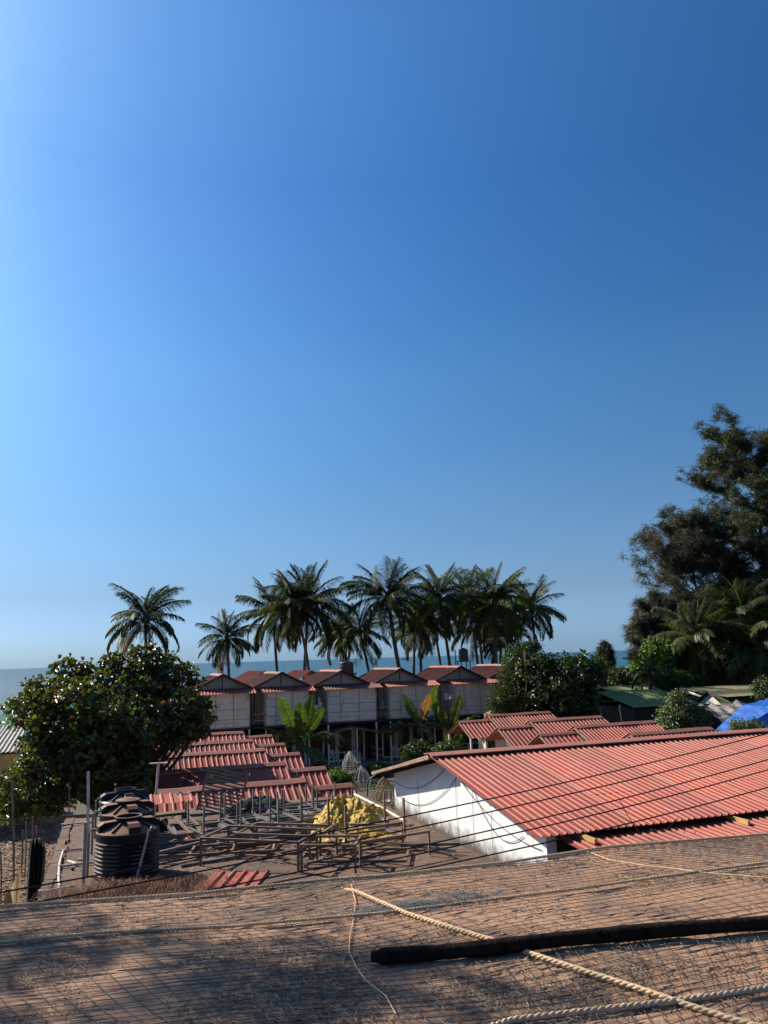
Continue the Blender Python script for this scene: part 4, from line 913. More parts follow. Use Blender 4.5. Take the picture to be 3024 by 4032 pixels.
# ------------------------------------------------------------------ foliage builders
def ell_points(ells, n, shell=.6):
    """points spread through ellipsoids, thicker near their skins"""
    vol = np.array([r[0]*r[1]*r[2] for _, r in ells])**.75; cnt = rng.multinomial(n, vol/vol.sum()); P = []; N = []
    for (c, r), k in zip(ells, cnt):
        d = rng.normal(size=(k,3)); d /= np.linalg.norm(d, axis=1)[:,None]
        rad = 1-(1-shell)*rng.random(k)**1.3-.03; rad *= 1+.12*rng.normal(size=k)
        P.append(np.array(c)+d*rad[:,None]*np.array(r)); N.append(d)
    return np.concatenate(P), np.concatenate(N)
def norm(a): return a/np.maximum(1e-9, np.linalg.norm(a, axis=-1, keepdims=True))
def rosettes(P, N, per, size, wid, m, name, up=.6, jitter=.3, droop=.3, spread=1.0):
    """whorls of obovate leaves, each leaf folded once along its length"""
    n = len(P); ax = norm(N*.8+np.array([0,0,up])+rng.normal(size=(n,3))*jitter)
    ref = norm(np.cross(ax, rng.normal(size=(n,3)))); ref2 = np.cross(ax, ref)
    P = np.repeat(P, per, 0); ax = np.repeat(ax, per, 0); ref = np.repeat(ref, per, 0); ref2 = np.repeat(ref2, per, 0); k = n*per
    a = np.tile(np.arange(per)*2*PI/per, n)+rng.uniform(-.5,.5,k); el = rng.uniform(-.2,.9,k)
    out = ref*np.cos(a)[:,None]+ref2*np.sin(a)[:,None]
    d = norm(out*np.cos(el)[:,None]*spread+ax*np.sin(el)[:,None]); s = norm(np.cross(d, ax)); s *= 1; nn = np.cross(s, d)
    s = norm(s+nn*rng.normal(size=(k,1))*.5); nn = np.cross(s, d)
    L = (size*rng.uniform(.55,1.15,k))[:,None]; W = L*wid*.5
    base = P+d*L*.12+rng.normal(size=(k,3))*size*.25; mid = base+d*L*.62+nn*L*.05; tip = base+d*L-nn*L*droop*rng.random((k,1))-np.array([0,0,1])*L*droop*.5
    V = np.stack([base, mid-s*W+nn*W*.25, tip, mid+s*W+nn*W*.25, mid*.5+base*.5-s*W*.6, mid*.5+base*.5+s*W*.6], 1).reshape(-1,3)
    b = (np.arange(k)*6)[:,None]; Fq = np.concatenate([b+np.array([[0,4,5,0]]), ], 1) if False else None
    q = np.array([[0,4,1,2],[0,2,3,5]]); Fq = (b[:,None,:]+q[None]).reshape(-1,4)
    return fast_mesh(name, V, Fq, m)
def limb(mb, a, b, r0, r1, wob=.1, n=5, ns=6):
    a = Vector(a); b = Vector(b); L = (b-a).length; pts = []
    o = Vector((random.uniform(-1,1), random.uniform(-1,1), random.uniform(-.3,.3)))*wob*L
    for i in range(n+1): t = i/n; pts.append(a.lerp(b,t)+o*math.sin(PI*t))
    mb.tube(pts, [r0+(r1-r0)*i/n for i in range(n+1)], ns, False); return pts
def broadleaf(name, label, cat, base, ells, n, per, size, wid, lm, tr=.16, group=None, limbs=22, shell=.55, up=.6, twigs=0):
    t = thing(name, label, cat, base, 0, group); off = np.array(base)
    P, N = ell_points(ells, n, shell); P = P-off
    me = rosettes(P, N, per, size, wid, M[lm], 'crown', up)
    link('crown', me, t)
    if tr:
        mb = MB(); zc = min(c[2]-r[2]*.3 for c, r in ells)-off[2]; top = Vector((0,0,max(.4, zc)))
        limb(mb, (0,0,-.05), top, tr, tr*.75, .04, 6, 8)
        for i in range(limbs):
            k = i % len(ells); c, r = ells[k]; tgt = Vector(c)-Vector(base)+Vector([random.uniform(-.75,.75)*x for x in r])
            q = limb(mb, top*random.uniform(.7,1), tgt, tr*.5, tr*.12, .12, 6, 5)
            for _ in range(twigs):
                s = random.choice(q[2:]); e = P[random.randrange(len(P))]
                if (Vector(e)-s).length < 1.6: limb(mb, s, Vector(e), tr*.12, tr*.04, .1, 3, 4)
        mb.obj('trunk', M['bark'], t)
    return t
def ellpx(px, py, rx, ry, Y, dy=None):
    c = atY(px, py, Y); s = scale_at(Y); return ((c.x, c.y, c.z), (rx*s, (dy if dy else min(rx,ry)*s*1.1), ry*s))

# almond tree on the left
Y0 = 27.6
lumps = [(560,2575,70,24),(490,2600,80,26),(640,2590,70,24),(600,2620,110,34),(420,2590,55,20),(335,2632,45,14),(250,2612,40,14),(235,2640,35,14),(300,2650,70,20),
 (735,2640,40,14),(700,2650,80,24),(760,2700,40,16),(745,2660,35,14),(460,2660,130,40),(600,2700,150,50),(170,2685,60,20),(130,2700,35,16),(240,2710,90,28),(110,2735,30,13),(340,2730,120,38),(200,2760,110,34),
 (480,2790,150,60),(680,2760,110,44),(790,2770,50,22),(75,2780,62,18),(150,2830,110,34),(280,2850,140,60),(780,2830,60,28),(720,2850,100,40),(560,2880,160,70),(400,2920,150,70),
 (200,2920,110,50),(175,2930,45,30),(770,2890,45,24),(690,2905,75,32),(560,2990,80,45),(100,3000,45,28),(160,3010,90,50),(300,3010,120,60),(450,3040,110,40),(60,3070,60,40),(20,3130,45,40),(150,3100,80,40),(90,3160,70,34),(250,3110,90,40),(30,3190,40,26),(370,3110,70,34),(60,3215,60,32),(150,3180,70,28),(10,3170,35,30),(230,3165,50,24),(560,3060,60,26)]
E_ = []
for x,y,rx,ry in lumps:
    dd = max(0,1-((x-430)/420)**2)*2.0
    for sgn in ((-1,1) if y > 2700 and dd > .4 else (0,)):
        e = ellpx(x+random.uniform(-12,12), y+random.uniform(-8,8), rx*.86, ry*.86, Y0+sgn*dd*.8-(.8 if x < 200 else 0), max(.45, rx*scale_at(Y0)*.95)); E_.append(e)
p = atY(470,3150,Y0)
broadleaf('almond_tree', 'big spreading almond tree with broad glossy leaves left of the huts', 'tree', (p.x,Y0,0), E_, 3300, 8, .22, .62, 'almond', .2, None, 60, .6, .9, 3)
# dark leafy tree between the cabins and the right huts
Y1 = 50
E_ = [ellpx(2200,2690,135,100,Y1,2.2), ellpx(2290,2640,110,55,Y1,1.6), ellpx(2110,2640,80,60,Y1,1.2), ellpx(2290,2750,65,50,Y1,1.2), ellpx(2330,2835,55,28,Y1-1,.8), ellpx(2090,2770,90,60,Y1,1.5), ellpx(2230,2790,120,45,Y1,1.6)]
p = atY(2210,2850,Y1)
broadleaf('almond_tree', 'dense dark round tree with glossy leaves between the cabins and the green sheds', 'tree', (p.x,Y1,0), E_, 1700, 8, .30, .6, 'dkleaf', .2, None, 26, .5, .6, 1)
E_ = [ellpx(2040,2600,55,55,51,1.2), ellpx(2030,2680,75,60,51,1.3), ellpx(1985,2760,60,60,50,1.2), ellpx(2060,2780,80,60,51,1.2), ellpx(2090,2550,40,25,51,.6)]
p = atY(2050,2850,51)
broadleaf('bamboo_tree', 'feathery narrow-leaved tree beside the right end of the cabins', 'tree', (p.x,51,0), E_, 1300, 9, .26, .22, 'dkleaf', .12, None, 20, .3, .4, 1)
a = atY(2068,2830,49.5); b = atY(2066,2560,49.5); props(MB().tube([a,a.lerp(b,.5)+Vector((.08,0,0)),b],.06,6).obj('bare_stem', M['wood']), 'straight pale bare stem rising in front of the feathery tree', 'stem')
# pale shrub
E_ = [ellpx(2680,2820,75,55,42,1.1), ellpx(2670,2760,45,40,42,.7), ellpx(2740,2830,50,45,42,.8), ellpx(2640,2850,50,40,42,.8)]
p = atY(2690,2900,42)
broadleaf('shrub_tree', 'pale leaved shrubby tree behind the right huts before the green sheds', 'tree', (p.x,42,0), E_, 800, 7, .22, .42, 'shrubleaf', .07, None, 16, .3, .3, 1)
E_ = [ellpx(2950,2865,55,30,32,.6), ellpx(2905,2860,30,22,32,.4)]
p = atY(2940,2900,32)
broadleaf('shrub', 'small grey-green shrub in front of the blue tarp', 'shrub', (p.x,32,0), E_, 260, 7, .13, .35, 'shrubleaf', .04, None, 8, .2, .3, 1)
# courtyard greens
E_ = [ellpx(1330,3060,42,28,38,.7), ellpx(1365,3075,30,20,38,.5)]
p = atY(1335,3095,38)
broadleaf('bush', 'fresh green bush in the courtyard left of the hanging chairs', 'shrub', (p.x,38,0), E_, 420, 8, .14, .3, 'brightleaf', .03, None, 6, .2, .5, 0)
for k,(px,py,Y,rx,ry,l) in enumerate([(1250,3040,45.5,40,30,'low dark bush at the foot of the second cabin'),(1640,2960,46,60,35,'dark bush under the middle banana plants'),(1760,2965,45,60,40,'leafy bush under the right banana plants'),(1480,3030,46.5,35,18,'small dark bush in front of the third cabin porch')]):
    p = atY(px,py,Y); broadleaf('bush', l, 'shrub', (p.x,Y,0), [ellpx(px,py,rx,ry,Y,.8)], 300, 7, .2, .35, 'dkleaf', .03, None, 5, .2, .5, 0)
pts = []
for _ in range(9000):
    u = random.uniform(7.2,16); w = random.uniform(22,46); q = gw(u,w,.01)
    if math.sin(u*1.3+w*.4)+math.sin(w*.9-u)+random.uniform(-.8,.8) > -.4: pts.append(q)
strands('courtyard_grass', 'short green grass growing in the courtyard between the huts', pts, .35, .03, 'brightleaf', .12)

# under-storey on the right
for k,(nm,l,lm,E_,n,sz,wd) in enumerate([
  ('thicket','dense dark green thicket below the tall casuarinas at the right','dkleaf',[ellpx(2640,2630,150,75,82,3),ellpx(2760,2660,140,50,82,2.6),ellpx(2900,2650,120,65,82,3),ellpx(2590,2610,60,50,82,2.0),ellpx(3020,2620,90,110,82,3),ellpx(2860,2590,160,100,84,3.4)],2800,.44,.5),
  ('shrub_tree','sunlit broad-leaved shrub at the left edge of the thicket near the sea','brightleaf',[ellpx(2545,2640,50,38,74,1.5),ellpx(2600,2570,60,55,74,2.0)],420,.50,.5),
  ('shrub','bright green shrub rising above the left green roof','brightleaf',[ellpx(2620,2665,75,32,72,1.5),ellpx(2700,2672,60,28,72,1.3)],480,.36,.4),
  ('shrub','dark leafy shrub at the right edge above the mottled roof','dkleaf',[ellpx(3015,2715,40,45,60,1.3)],320,.24,.4),
  ('shrub','low dark shrub before the beach beside the small conifer','dkleaf',[ellpx(2450,2660,50,25,84,2.0)],260,.4,.5)]):
    c = E_[0][0]; broadleaf(nm, l, 'shrub' if 'tree' not in nm else 'tree', (c[0],c[1],0), E_, n, 8, sz, wd, lm, .12, None, 18, .4, .4, 0)

# casuarinas: ascending limbs, drooping needle sprays
def casuarina(label, base, top_z, prof, nb, seed, lm='cas', tufts=2400, L=.75, per=9, tr=.28, lean=(0,0), lift=.55, z0=.22, name='casuarina_tree', wd=.03):
    rr = random.Random(seed); t = thing(name, label, 'tree', base, 0); Hh = top_z-base[2]
    mb = MB(); tp = [Vector((lean[0]*(i/10)**1.5, lean[1]*(i/10)**1.5, Hh*i/10))+Vector((rr.uniform(-.1,.1), rr.uniform(-.1,.1),0))*min(i,1) for i in range(11)]
    mb.tube(tp, [tr*(1-.9*i/10) for i in range(11)], 7, False); tips = []
    for k in range(nb):
        s = z0+(1-z0)*(k+.5)/nb*.97; f = s*10; i = min(9,int(f)); a0 = tp[i].lerp(tp[i+1], f-i); r = prof(s)*rr.uniform(.7,1.12); az = k*2.4+rr.uniform(-.5,.5)
        d = Vector((math.cos(az), math.sin(az), lift*rr.uniform(.5,1.6))); e = a0+d*r
        q = limb(mb, a0, e, tr*.28*(1.2-s), .02, .08, 6, 5); tips += [(x, .35+.65*j/6) for j, x in enumerate(q) if j >= 2]
        for _ in range(7):
            j = rr.randrange(1,6); s0 = q[j]; d2 = Vector((math.cos(az)+rr.uniform(-1,1), math.sin(az)+rr.uniform(-1,1), lift*rr.uniform(.2,1.8))).normalized()
            e2 = s0+d2*r*rr.uniform(.22,.5); q2 = limb(mb, s0, e2, .03, .012, .1, 4, 4); tips += [(x, .8) for x in q2[1:]]
            for _ in range(2):
                s1 = rr.choice(q2[1:]); e3 = s1+Vector((rr.uniform(-1,1), rr.uniform(-1,1), rr.uniform(-.1,1))).normalized()*r*rr.uniform(.1,.25); limb(mb, s1, e3, .015, .008, .1, 2, 3); tips += [(s1.lerp(e3,.6),1),(e3,1),(e3,1)]
    mb.obj('trunk', M['bark'], t)
    T = np.array([tuple(x) for x, _ in tips]); n = tufts; idx = rng.integers(0, len(T), n); P = T[idx]+rng.normal(size=(n,3))*.16
    P = np.repeat(P, per, 0)+rng.normal(size=(n*per,3))*.09; k = n*per
    d = norm(rng.normal(size=(k,3))*np.array([1,1,.6])+np.repeat(norm(rng.normal(size=(n,3)))*.8,per,0)+np.array([0,0,.25])); ln = (L*rng.uniform(.4,1.1,k))[:,None]; dn = np.array([0,0,-1.])
    s = norm(np.cross(d, rng.normal(size=(k,3))))*wd*.5
    m1 = P+d*ln*.5; d2 = norm(d+dn*.9); e = m1+d2*ln*.5
    V = np.stack([P-s,P+s,m1+s,m1-s,e+s*.2,e-s*.2],1).reshape(-1,3); b = (np.arange(k)*6)[:,None]
    Fq = (b[:,None,:]+np.array([[0,1,2,3],[3,2,4,5]])[None]).reshape(-1,4)
    link('crown', fast_mesh('crown', V, Fq, M[lm]), t); return t
def cas_at(label, px, pytop, Y, rpx, nb, seed, pr=None, **k):
    b = atY(px, 2750, Y); tz = atY(px, pytop, Y).z; r = rpx*scale_at(Y)
    pr = pr or (lambda s: r*(math.sin(PI*min(1,max(0,(s-.1)/.95)))**.6*.75+.3))
    return casuarina(label, (b.x, Y, 0), tz, pr, nb, seed, **k)
cas_at('wide open-crowned casuarina with brownish sprays against the sky at the right', 2810, 2075, 86, 200, 50, 41, tufts=7600, per=8, L=.95, wd=.04, tr=.34, lean=(-1.2,0), z0=.36)
cas_at('tallest casuarina filling the right edge of the view', 3075, 1725, 84, 215, 70, 42, tufts=13000, per=9, L=1.0, wd=.045, tr=.42, lm='casgreen', z0=.15)
cas_at('low casuarina at the left of the tall ones, leaning toward the sea', 2660, 2380, 79, 105, 34, 43, tufts=3800, L=.95, wd=.04, tr=.2, lean=(-.8,0), z0=.25)
cas_at('thin straggly casuarina sprouting at the far left of the right-hand trees', 2575, 2440, 78, 45, 14, 44, tufts=800, L=.9, wd=.04, tr=.12, lean=(-1.0,0), z0=.3)
b = atY(2396,2700,88)
casuarina('young conifer-shaped casuarina standing alone before the sea', (b.x,88,0), atY(2396,2545,88).z, lambda s: 46*scale_at(88)*(1.25-s)**.9, 34, 45, tufts=1800, L=.7, tr=.12, lift=1.0, z0=.1, wd=.05)
casuarina('tall casuarina left of the canopy whose shade falls on it', (-10.2,8.0,0), 13.4, lambda s: 2.3*(math.sin(PI*min(1,max(0,(s-.3)/.72)))**.6+.15), 22, 46, tufts=820, L=.42, per=9, tr=.16, z0=.56, lift=.3)

# ------------------------------------------------------------------ coconut palms
def frond_mesh(name, el, droop, L, m, seed, nl=34, ll=.95, hang=.6, wd=.085):
    rr = np.random.default_rng(seed); pts = []; p = np.zeros(3); n = 14
    for i in range(n+1):
        pts.append(p.copy()); a = el-droop*((i+.5)/n)**1.2; p = p+np.array([math.cos(a),0,math.sin(a)])*L/n
    pts = np.array(pts); V=[]; Fq=[]
    for i, q in enumerate(pts):      # rachis
        w = .045*(1-.8*i/n)
        V += [q+(0,-w,0), q+(0,w,0), q+(0,0,-w*1.2)]
    for i in range(n):
        for j in range(3): Fq.append((i*3+j,(i+1)*3+j,(i+1)*3+(j+1)%3,i*3+(j+1)%3))
    for k in range(nl):
        t = .16+.84*k/(nl-1); f = t*n; i = min(n-1,int(f)); q = pts[i]*(1-(f-i))+pts[i+1]*(f-i); tan = norm(pts[i+1]-pts[i])
        for s in (-1,1):
            l = ll*(.35+.65*math.sin(PI*min(1,(t*.85+.12))))*rr.uniform(.8,1.1)
            if rr.random() < .05: continue
            d = norm(tan*(.55+.5*t)+np.array([0,s*1.0,0])+np.array([0,0,-.12])+rr.normal(size=3)*.07); side = norm(np.cross(d, np.array([0,0,1.])))*wd*.5
            m1 = q+d*l*.45; d2 = norm(d+np.array([0,0,-hang*rr.uniform(.7,1.5)])); e = m1+d2*l*.55
            b = len(V); V += [q-side*.5,q+side*.5,m1+side,m1-side,e+side*.15,e-side*.15]; Fq += [(b,b+1,b+2,b+3),(b+3,b+2,b+4,b+5)]
    return fast_mesh(name, np.array(V), np.array(Fq), m)
FR = {}
def frond(m, cls, var):
    k = (m, cls, var)
    if k not in FR:
        el = R(82-cls*18); FR[k] = frond_mesh('frond', el, R([24,34,48,62,74,80,70,55][cls]+14*var), 4.2, M[m], cls*7+var*3+len(m), 52, 1.25, .6+.1*cls)
    return FR[k]
def palm(label, base, crown, size, nf, seed, m='frond', group='coconut palms along the beach', tr=.16, dry=1, wind=0, bow=.0, minel=0):
    rr = random.Random(seed); t = thing('coconut_palm', label, 'palm tree', base, 0, group); c = Vector(crown)-Vector(base)
    pts = []
    for i in range(13):
        s = i/12; x = Vector((c.x*s**1.5, c.y*s**1.5, c.z*s)); x.x += bow*math.sin(PI*s); pts.append(x)
    rad = [tr*(1.5 if i == 0 else 1.05-.35*i/12) for i in range(13)]; MB().tube(pts, rad, 8, False).obj('trunk', M['trunk'], t)
    s0 = size/4.2
    nf = int(nf*1.5)
    for i in range(nf):
        f = i/nf; cls = min(7, max(minel, int(f*7.2+rr.uniform(-.4,.4)))); az = i*2.39996+rr.uniform(-.25,.25)+wind
        mm = m
        if dry and i >= nf-dry: mm = 'dryfrond'; cls = 7
        sc_ = s0*rr.uniform(.85,1.08)*(.9 if cls < 1 else 1)
        link('frond', frond(mm, cls, rr.randrange(2)), t, c+Vector((0,0,-.1-.05*cls)), (rr.uniform(-.6,.6), rr.uniform(-.12,.12), az), (sc_,sc_,sc_))
    g = MB()
    for k in range(9): 
        a = rr.uniform(0,6.28); g.lathe([(.001,-.13),(.09,-.09),(.12,0),(.09,.09),(.001,.13)],7,(math.cos(a)*.24,math.sin(a)*.24))
        for j in range(35): v = g.v[-1-j]; g.v[-1-j] = (v[0],v[1],v[2]-.35-.1*(k%3))
    g.obj('coconuts', M['bark'], t, loc=c)
    k = MB().lathe([(.10,-.5),(.2,-.2),(.22,0),(.1,.3),(.001,.45)],8); k.obj('crownshaft', M['bark'], t, loc=c)
    return t
def palm_px(label, cx, cy, bx, by, Y, rpx, nf, seed, **k):
    c = atY(cx, cy, Y); b = atY(bx, by, Y); s = (c.z-0)/(c.z-b.z) if c.z > b.z+.1 else 1
    base = (c.x+(b.x-c.x)*min(s,1.6), Y, 0); return palm(label, base, tuple(c), rpx*scale_at(Y)*1.06, nf, seed, **k)
PL = [
 ('lone coconut palm rising behind the big almond tree', 572,2425, 577,2570, 70,158,26,1,{}),
 ('short coconut palm standing alone left of the first cabin ridge', 893,2503, 903,2655, 70,125,24,2,{}),
 ('coconut palm at the left of the second group with a straight thin trunk', 1072,2405, 1090,2640, 74,150,25,3,{}),
 ('coconut palm with a curved trunk in front of its twin behind the second cabin', 1160,2385, 1192,2670, 66,155,24,4,dict(bow=.5)),
 ('tall full-crowned coconut palm with a straight trunk behind the second cabin', 1215,2370, 1200,2670, 68,178,28,5,{}),
 ('small dark coconut palm left of the black tank', 1345,2470, 1362,2640, 84,105,20,6,dict(bow=.2)),
 ('low coconut palm with a brown drooping frond beside the black tank', 1320,2500, 1395,2640, 80,100,18,7,dict(dry=4)),
 ('coconut palm leaning left just right of the black tank', 1415,2480, 1455,2640, 76,125,22,8,{}),
 ('tallest coconut palm with a thick leaning trunk in the centre', 1525,2345, 1583,2640, 68,170,28,9,dict(bow=-.35,tr=.22)),
 ('coconut palm with a vertical trunk just right of the tallest one', 1632,2450, 1630,2650, 78,120,20,10,{}),
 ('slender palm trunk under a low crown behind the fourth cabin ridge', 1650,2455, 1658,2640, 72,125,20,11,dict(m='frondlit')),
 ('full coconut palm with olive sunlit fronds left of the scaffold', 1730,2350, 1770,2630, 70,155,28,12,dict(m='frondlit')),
 ('coconut palm right behind the one left of the scaffold', 1700,2420, 1735,2620, 80,120,20,13,{}),
 ('coconut palm with upright spiky fronds above the scaffold tank', 1845,2350, 1880,2620, 76,140,24,14,{}),
 ('coconut palm with fronds coloured as sunlit in the right of the big group', 1942,2365, 1955,2620, 70,165,28,15,dict(m='frondlit')),
 ('low coconut palm filling the gap below the sunlit-coloured palm', 1880,2450, 1900,2620, 82,130,22,16,{}),
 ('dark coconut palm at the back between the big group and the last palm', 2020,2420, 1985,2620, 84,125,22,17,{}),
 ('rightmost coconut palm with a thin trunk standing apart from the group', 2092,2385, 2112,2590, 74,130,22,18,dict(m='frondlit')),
 ('short coconut palm low behind the fifth cabin ridge', 1975,2500, 1965,2620, 78,110,18,19,{}),
]
for l,cx,cy,bx,by,Y,r,nf,sd,kw in PL: palm_px(l,cx,cy,bx,by,Y,r,nf,sd,**kw)
for l,cx,cy,bx,by,Y,r,nf,sd,kw in [
 ('large low palm with long arching fronds coloured as sunlit in front of the casuarinas', 2740,2510, 2745,2750, 74,190,26,21,dict(m='frondlit')),
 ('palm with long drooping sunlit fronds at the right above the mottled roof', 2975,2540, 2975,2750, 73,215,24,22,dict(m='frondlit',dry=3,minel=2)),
 ('dark palm high inside the casuarina foliage at the right', 2920,2400, 2925,2750, 74,150,18,23,{}),
 ('small palm low at the left of the thicket near the green roofs', 2560,2630, 2560,2750, 71,100,16,24,{})]:
    palm_px(l,cx,cy,bx,by,Y,r,nf,sd,group='palms among the casuarinas',**kw)

# ------------------------------------------------------------------ banana plants
def banana_leaf(seed, el, droop, L, W, m, torn=.35):
    rr = random.Random(seed); n = 26; pts = [Vector((0,0,0))]
    for i in range(n):
        a = el-droop*(i/n)**1.6; pts.append(pts[-1]+Vector((math.cos(a),0,math.sin(a)))*L/n)
    mb = MB(); mb.tube(pts, [.035*(1-.85*i/n) for i in range(n+1)], 4, False)
    for s in (-1,1):
        gap = 0; dz0 = 0
        for i in range(4, n):
            t = (i-4)/(n-4); t2 = (i+1-4)/(n-4)
            w1 = W*math.sin(PI*min(1,t*.93+.06))**.55; w2 = W*math.sin(PI*min(1,t2*.93+.06))**.55
            if i % 3 == 0: dz0 = rr.uniform(-.12,.25)*torn*2 if rr.random() < torn*2 else dz0*.5
            tan = (pts[i+1]-pts[i]).normalized(); nrm = Vector((-tan.z,0,tan.x)); sh = .0 if rr.random() > torn else rr.uniform(.1,.3)
            def pt(k,w,u): return pts[k]+Vector((0,s*w*u,0))+nrm*(.32*w*u*(1-u*.75))-Vector((0,0,1))*(dz0*u*w*2)
            a,b = pts[i], pts[i].lerp(pts[i+1],1-sh)
            k = len(mb.v); mb.v += [tuple(pt(i,w1,0)),tuple(pt(i,w1,.55)),tuple(pt(i,w1,1)),tuple(pt(i+1,w2,0)),
                                    tuple(pt(i+1,w2,.55).lerp(pt(i,w1,.55),sh*.5)),tuple(pt(i+1,w2,1).lerp(pt(i,w1,1),sh))]
            mb.f += [(k,k+3,k+4,k+1),(k+1,k+4,k+5,k+2)]
    return mb.mesh('leaf', M[m])
BL = {}
def banana(label, base, h, leaves, seed, group='banana plants between the huts and the cabins'):
    """leaves: (azimuth deg, elevation deg, droop deg, length, material)"""
    rr = random.Random(seed); t = thing('banana_plant', label, 'banana plant', base, 0, group)
    MB().tube([(0,0,0),(.03,0,h*.5),(0,.02,h)], [.16,.13,.08], 9).obj('stem', M['bamboo'], t)
    for i,(az,el,dr,L,m) in enumerate(leaves):
        me = banana_leaf(seed*31+i, R(el), R(dr), L, L*.115+.045, 'bananadry' if m else 'banana', .35 if el > 60 else .6)
        if el >= 60: ro = R(-38+76*((i*.618+.2)%1)); az = -90+rr.uniform(-30,30)
        else: ro = rr.uniform(-.5,.5)
        link('leaf', me, t, (0,0,h*rr.uniform(.8,1)), (ro,0,R(az)))
    return t
p = gw(10.35,46.6); banana('tall banana plant with upright leaves in front of the second cabin', p, 2.0, [(175,82,14,3.1,0),(5,80,10,3.3,0),(-20,64,14,3.0,0),(150,72,10,2.6,0),(60,85,12,2.4,0),(178,40,50,2.6,0),(190,25,80,2.3,0),(-5,30,85,3.0,0),(10,10,70,2.6,0),(-35,-5,80,2.2,0),(160,5,95,2.0,0),(-60,-10,90,2.0,0),(-80,50,110,2.2,0),(-100,-45,40,1.4,1)], 1)
p = gw(18.2,46.9); banana('left one of the middle banana plants with a reddish torn leaf', p, 2.6, [(180,80,8,2.6,0),(10,84,10,2.5,0),(-10,66,25,2.3,1),(178,25,75,2.9,0),(185,8,80,2.6,0),(200,35,90,2.4,0),(-70,10,100,2.0,0),(20,30,80,2.2,0)], 2)
p = gw(19.9,46.4); banana('right one of the middle banana plants with upright leaves', p, 2.2, [(170,80,10,2.6,0),(8,76,12,2.6,0),(0,50,60,2.4,0),(170,40,90,2.0,0),(-60,20,110,2.0,0),(-80,60,110,1.9,0),(90,80,20,2.0,0),(-20,10,90,2.0,0)], 3)
p = gw(21.9,45.2); banana('banana plant with yellowing drooping leaves beside the right huts', p, 3.0, [(10,55,120,2.5,0),(30,40,110,2.6,0),(-50,40,125,2.2,0),(-80,35,150,1.9,1),(170,25,100,1.8,0),(-10,15,100,2.4,0),(200,-10,70,1.6,0),(-30,-20,70,2.2,0)], 4)
p = gw(19.2,44.6); banana('small young banana plant low in front of the middle ones', p, 1.1, [(175,70,60,1.6,0),(0,75,60,1.5,0),(-70,60,100,1.3,0),(90,80,30,1.5,0),(-30,40,110,1.4,0)], 5)
# small areca palm
def small_palm(label, base, size, seed):
    rr = random.Random(seed); t = thing('areca_palm', label, 'palm', base)
    MB().tube([(0,0,0),(0,0,.5)], [.08,.05], 7).obj('stem', M['bamboo'], t)
    for i in range(16):
        s = size/4.2*rr.uniform(.8,1.1); link('frond', frond('frondlit', min(5,i//3), i%2), t, (0,0,.4), (rr.uniform(-.4,.4),0,i*2.4), (s,s*1.1,s))
p = gw(18.5,35.2); small_palm('small bushy palm between the porch roofs of the right huts', p, 2.0, 5)

# ------------------------------------------------------------------ near canopy: sheets, net, ropes, pole
CA_ = R(13.8); cc, cs = math.cos(CA_), math.sin(CA_)
def cw(a, b, z): return Vector((a*cc-b*cs, a*cs+b*cc, z))
def edge_b(a): return 5.66+.035*math.sin(a*1.7+.5)+.03*math.sin(a*4.1)+(.10*max(0,min(1,(a-1.6)/1.2)))
def hz(a, b):
    return 5.2+.022*math.sin(a*1.1+b*.7)+.018*math.sin(b*2.3-a*.6)+.01*math.sin(a*3.1+b*1.9)-.03*max(0,(b-(edge_b(a)-.10))/.10)**2
t = thing('canopy_roof', 'low terracotta brown corrugated canopy below the viewer, laid with net and ropes', 'canopy', (0,0,0), 0)
pitch = .052; A0, A1 = -4.6, 7.4; nb = 0; sheetw = .81; k = 0
b1 = 5.70
while b1 > 1.2:
    b0 = b1-sheetw; a = A0-random.uniform(0,1.2); 
    while a < A1:
        a2 = min(A1, a+2.4); na = 16; mb = MB(); rows_ = int(round((b1-b0+.04)/pitch*4)); lift = .004*(k % 3)
        for i in range(rows_+1):
            bb_ = b0-.02+(b1-b0+.04)*i/rows_
            for j in range(na+1):
                aa = a+(a2-a+.05)*j/na; bq = min(bb_, edge_b(aa)); q = cw(aa, bq, hz(aa, bq)+.0055*math.sin(2*PI*bq/pitch)+lift); mb.v.append(tuple(q))
        for i in range(rows_):
            for j in range(na): mb.f.append((i*(na+1)+j,i*(na+1)+j+1,(i+1)*(na+1)+j+1,(i+1)*(na+1)+j))
        mb.smooth = True; mb.obj('roof_sheet', M['canopy'], t); k += 1; a = a2
    b1 = b0
for a in (-4,-2,0,2,4,6): MB().beam(cw(a,1.3,5.08), cw(a,5.5,5.05), .05, .08).obj('rafter', M['dwood'], t)
for b_ in (1.5,3.5,5.4): MB().beam(cw(-4.5,b_,5.0), cw(7.3,b_,5.0), .05, .08).obj('purlin', M['dwood'], t)
for a in (-4.2,-.2,3.6,7.0):
    for b_ in (1.6,5.3): MB().beam(cw(a,b_,0), cw(a,b_,4.96), .08).obj('post', M['dwood'], t)
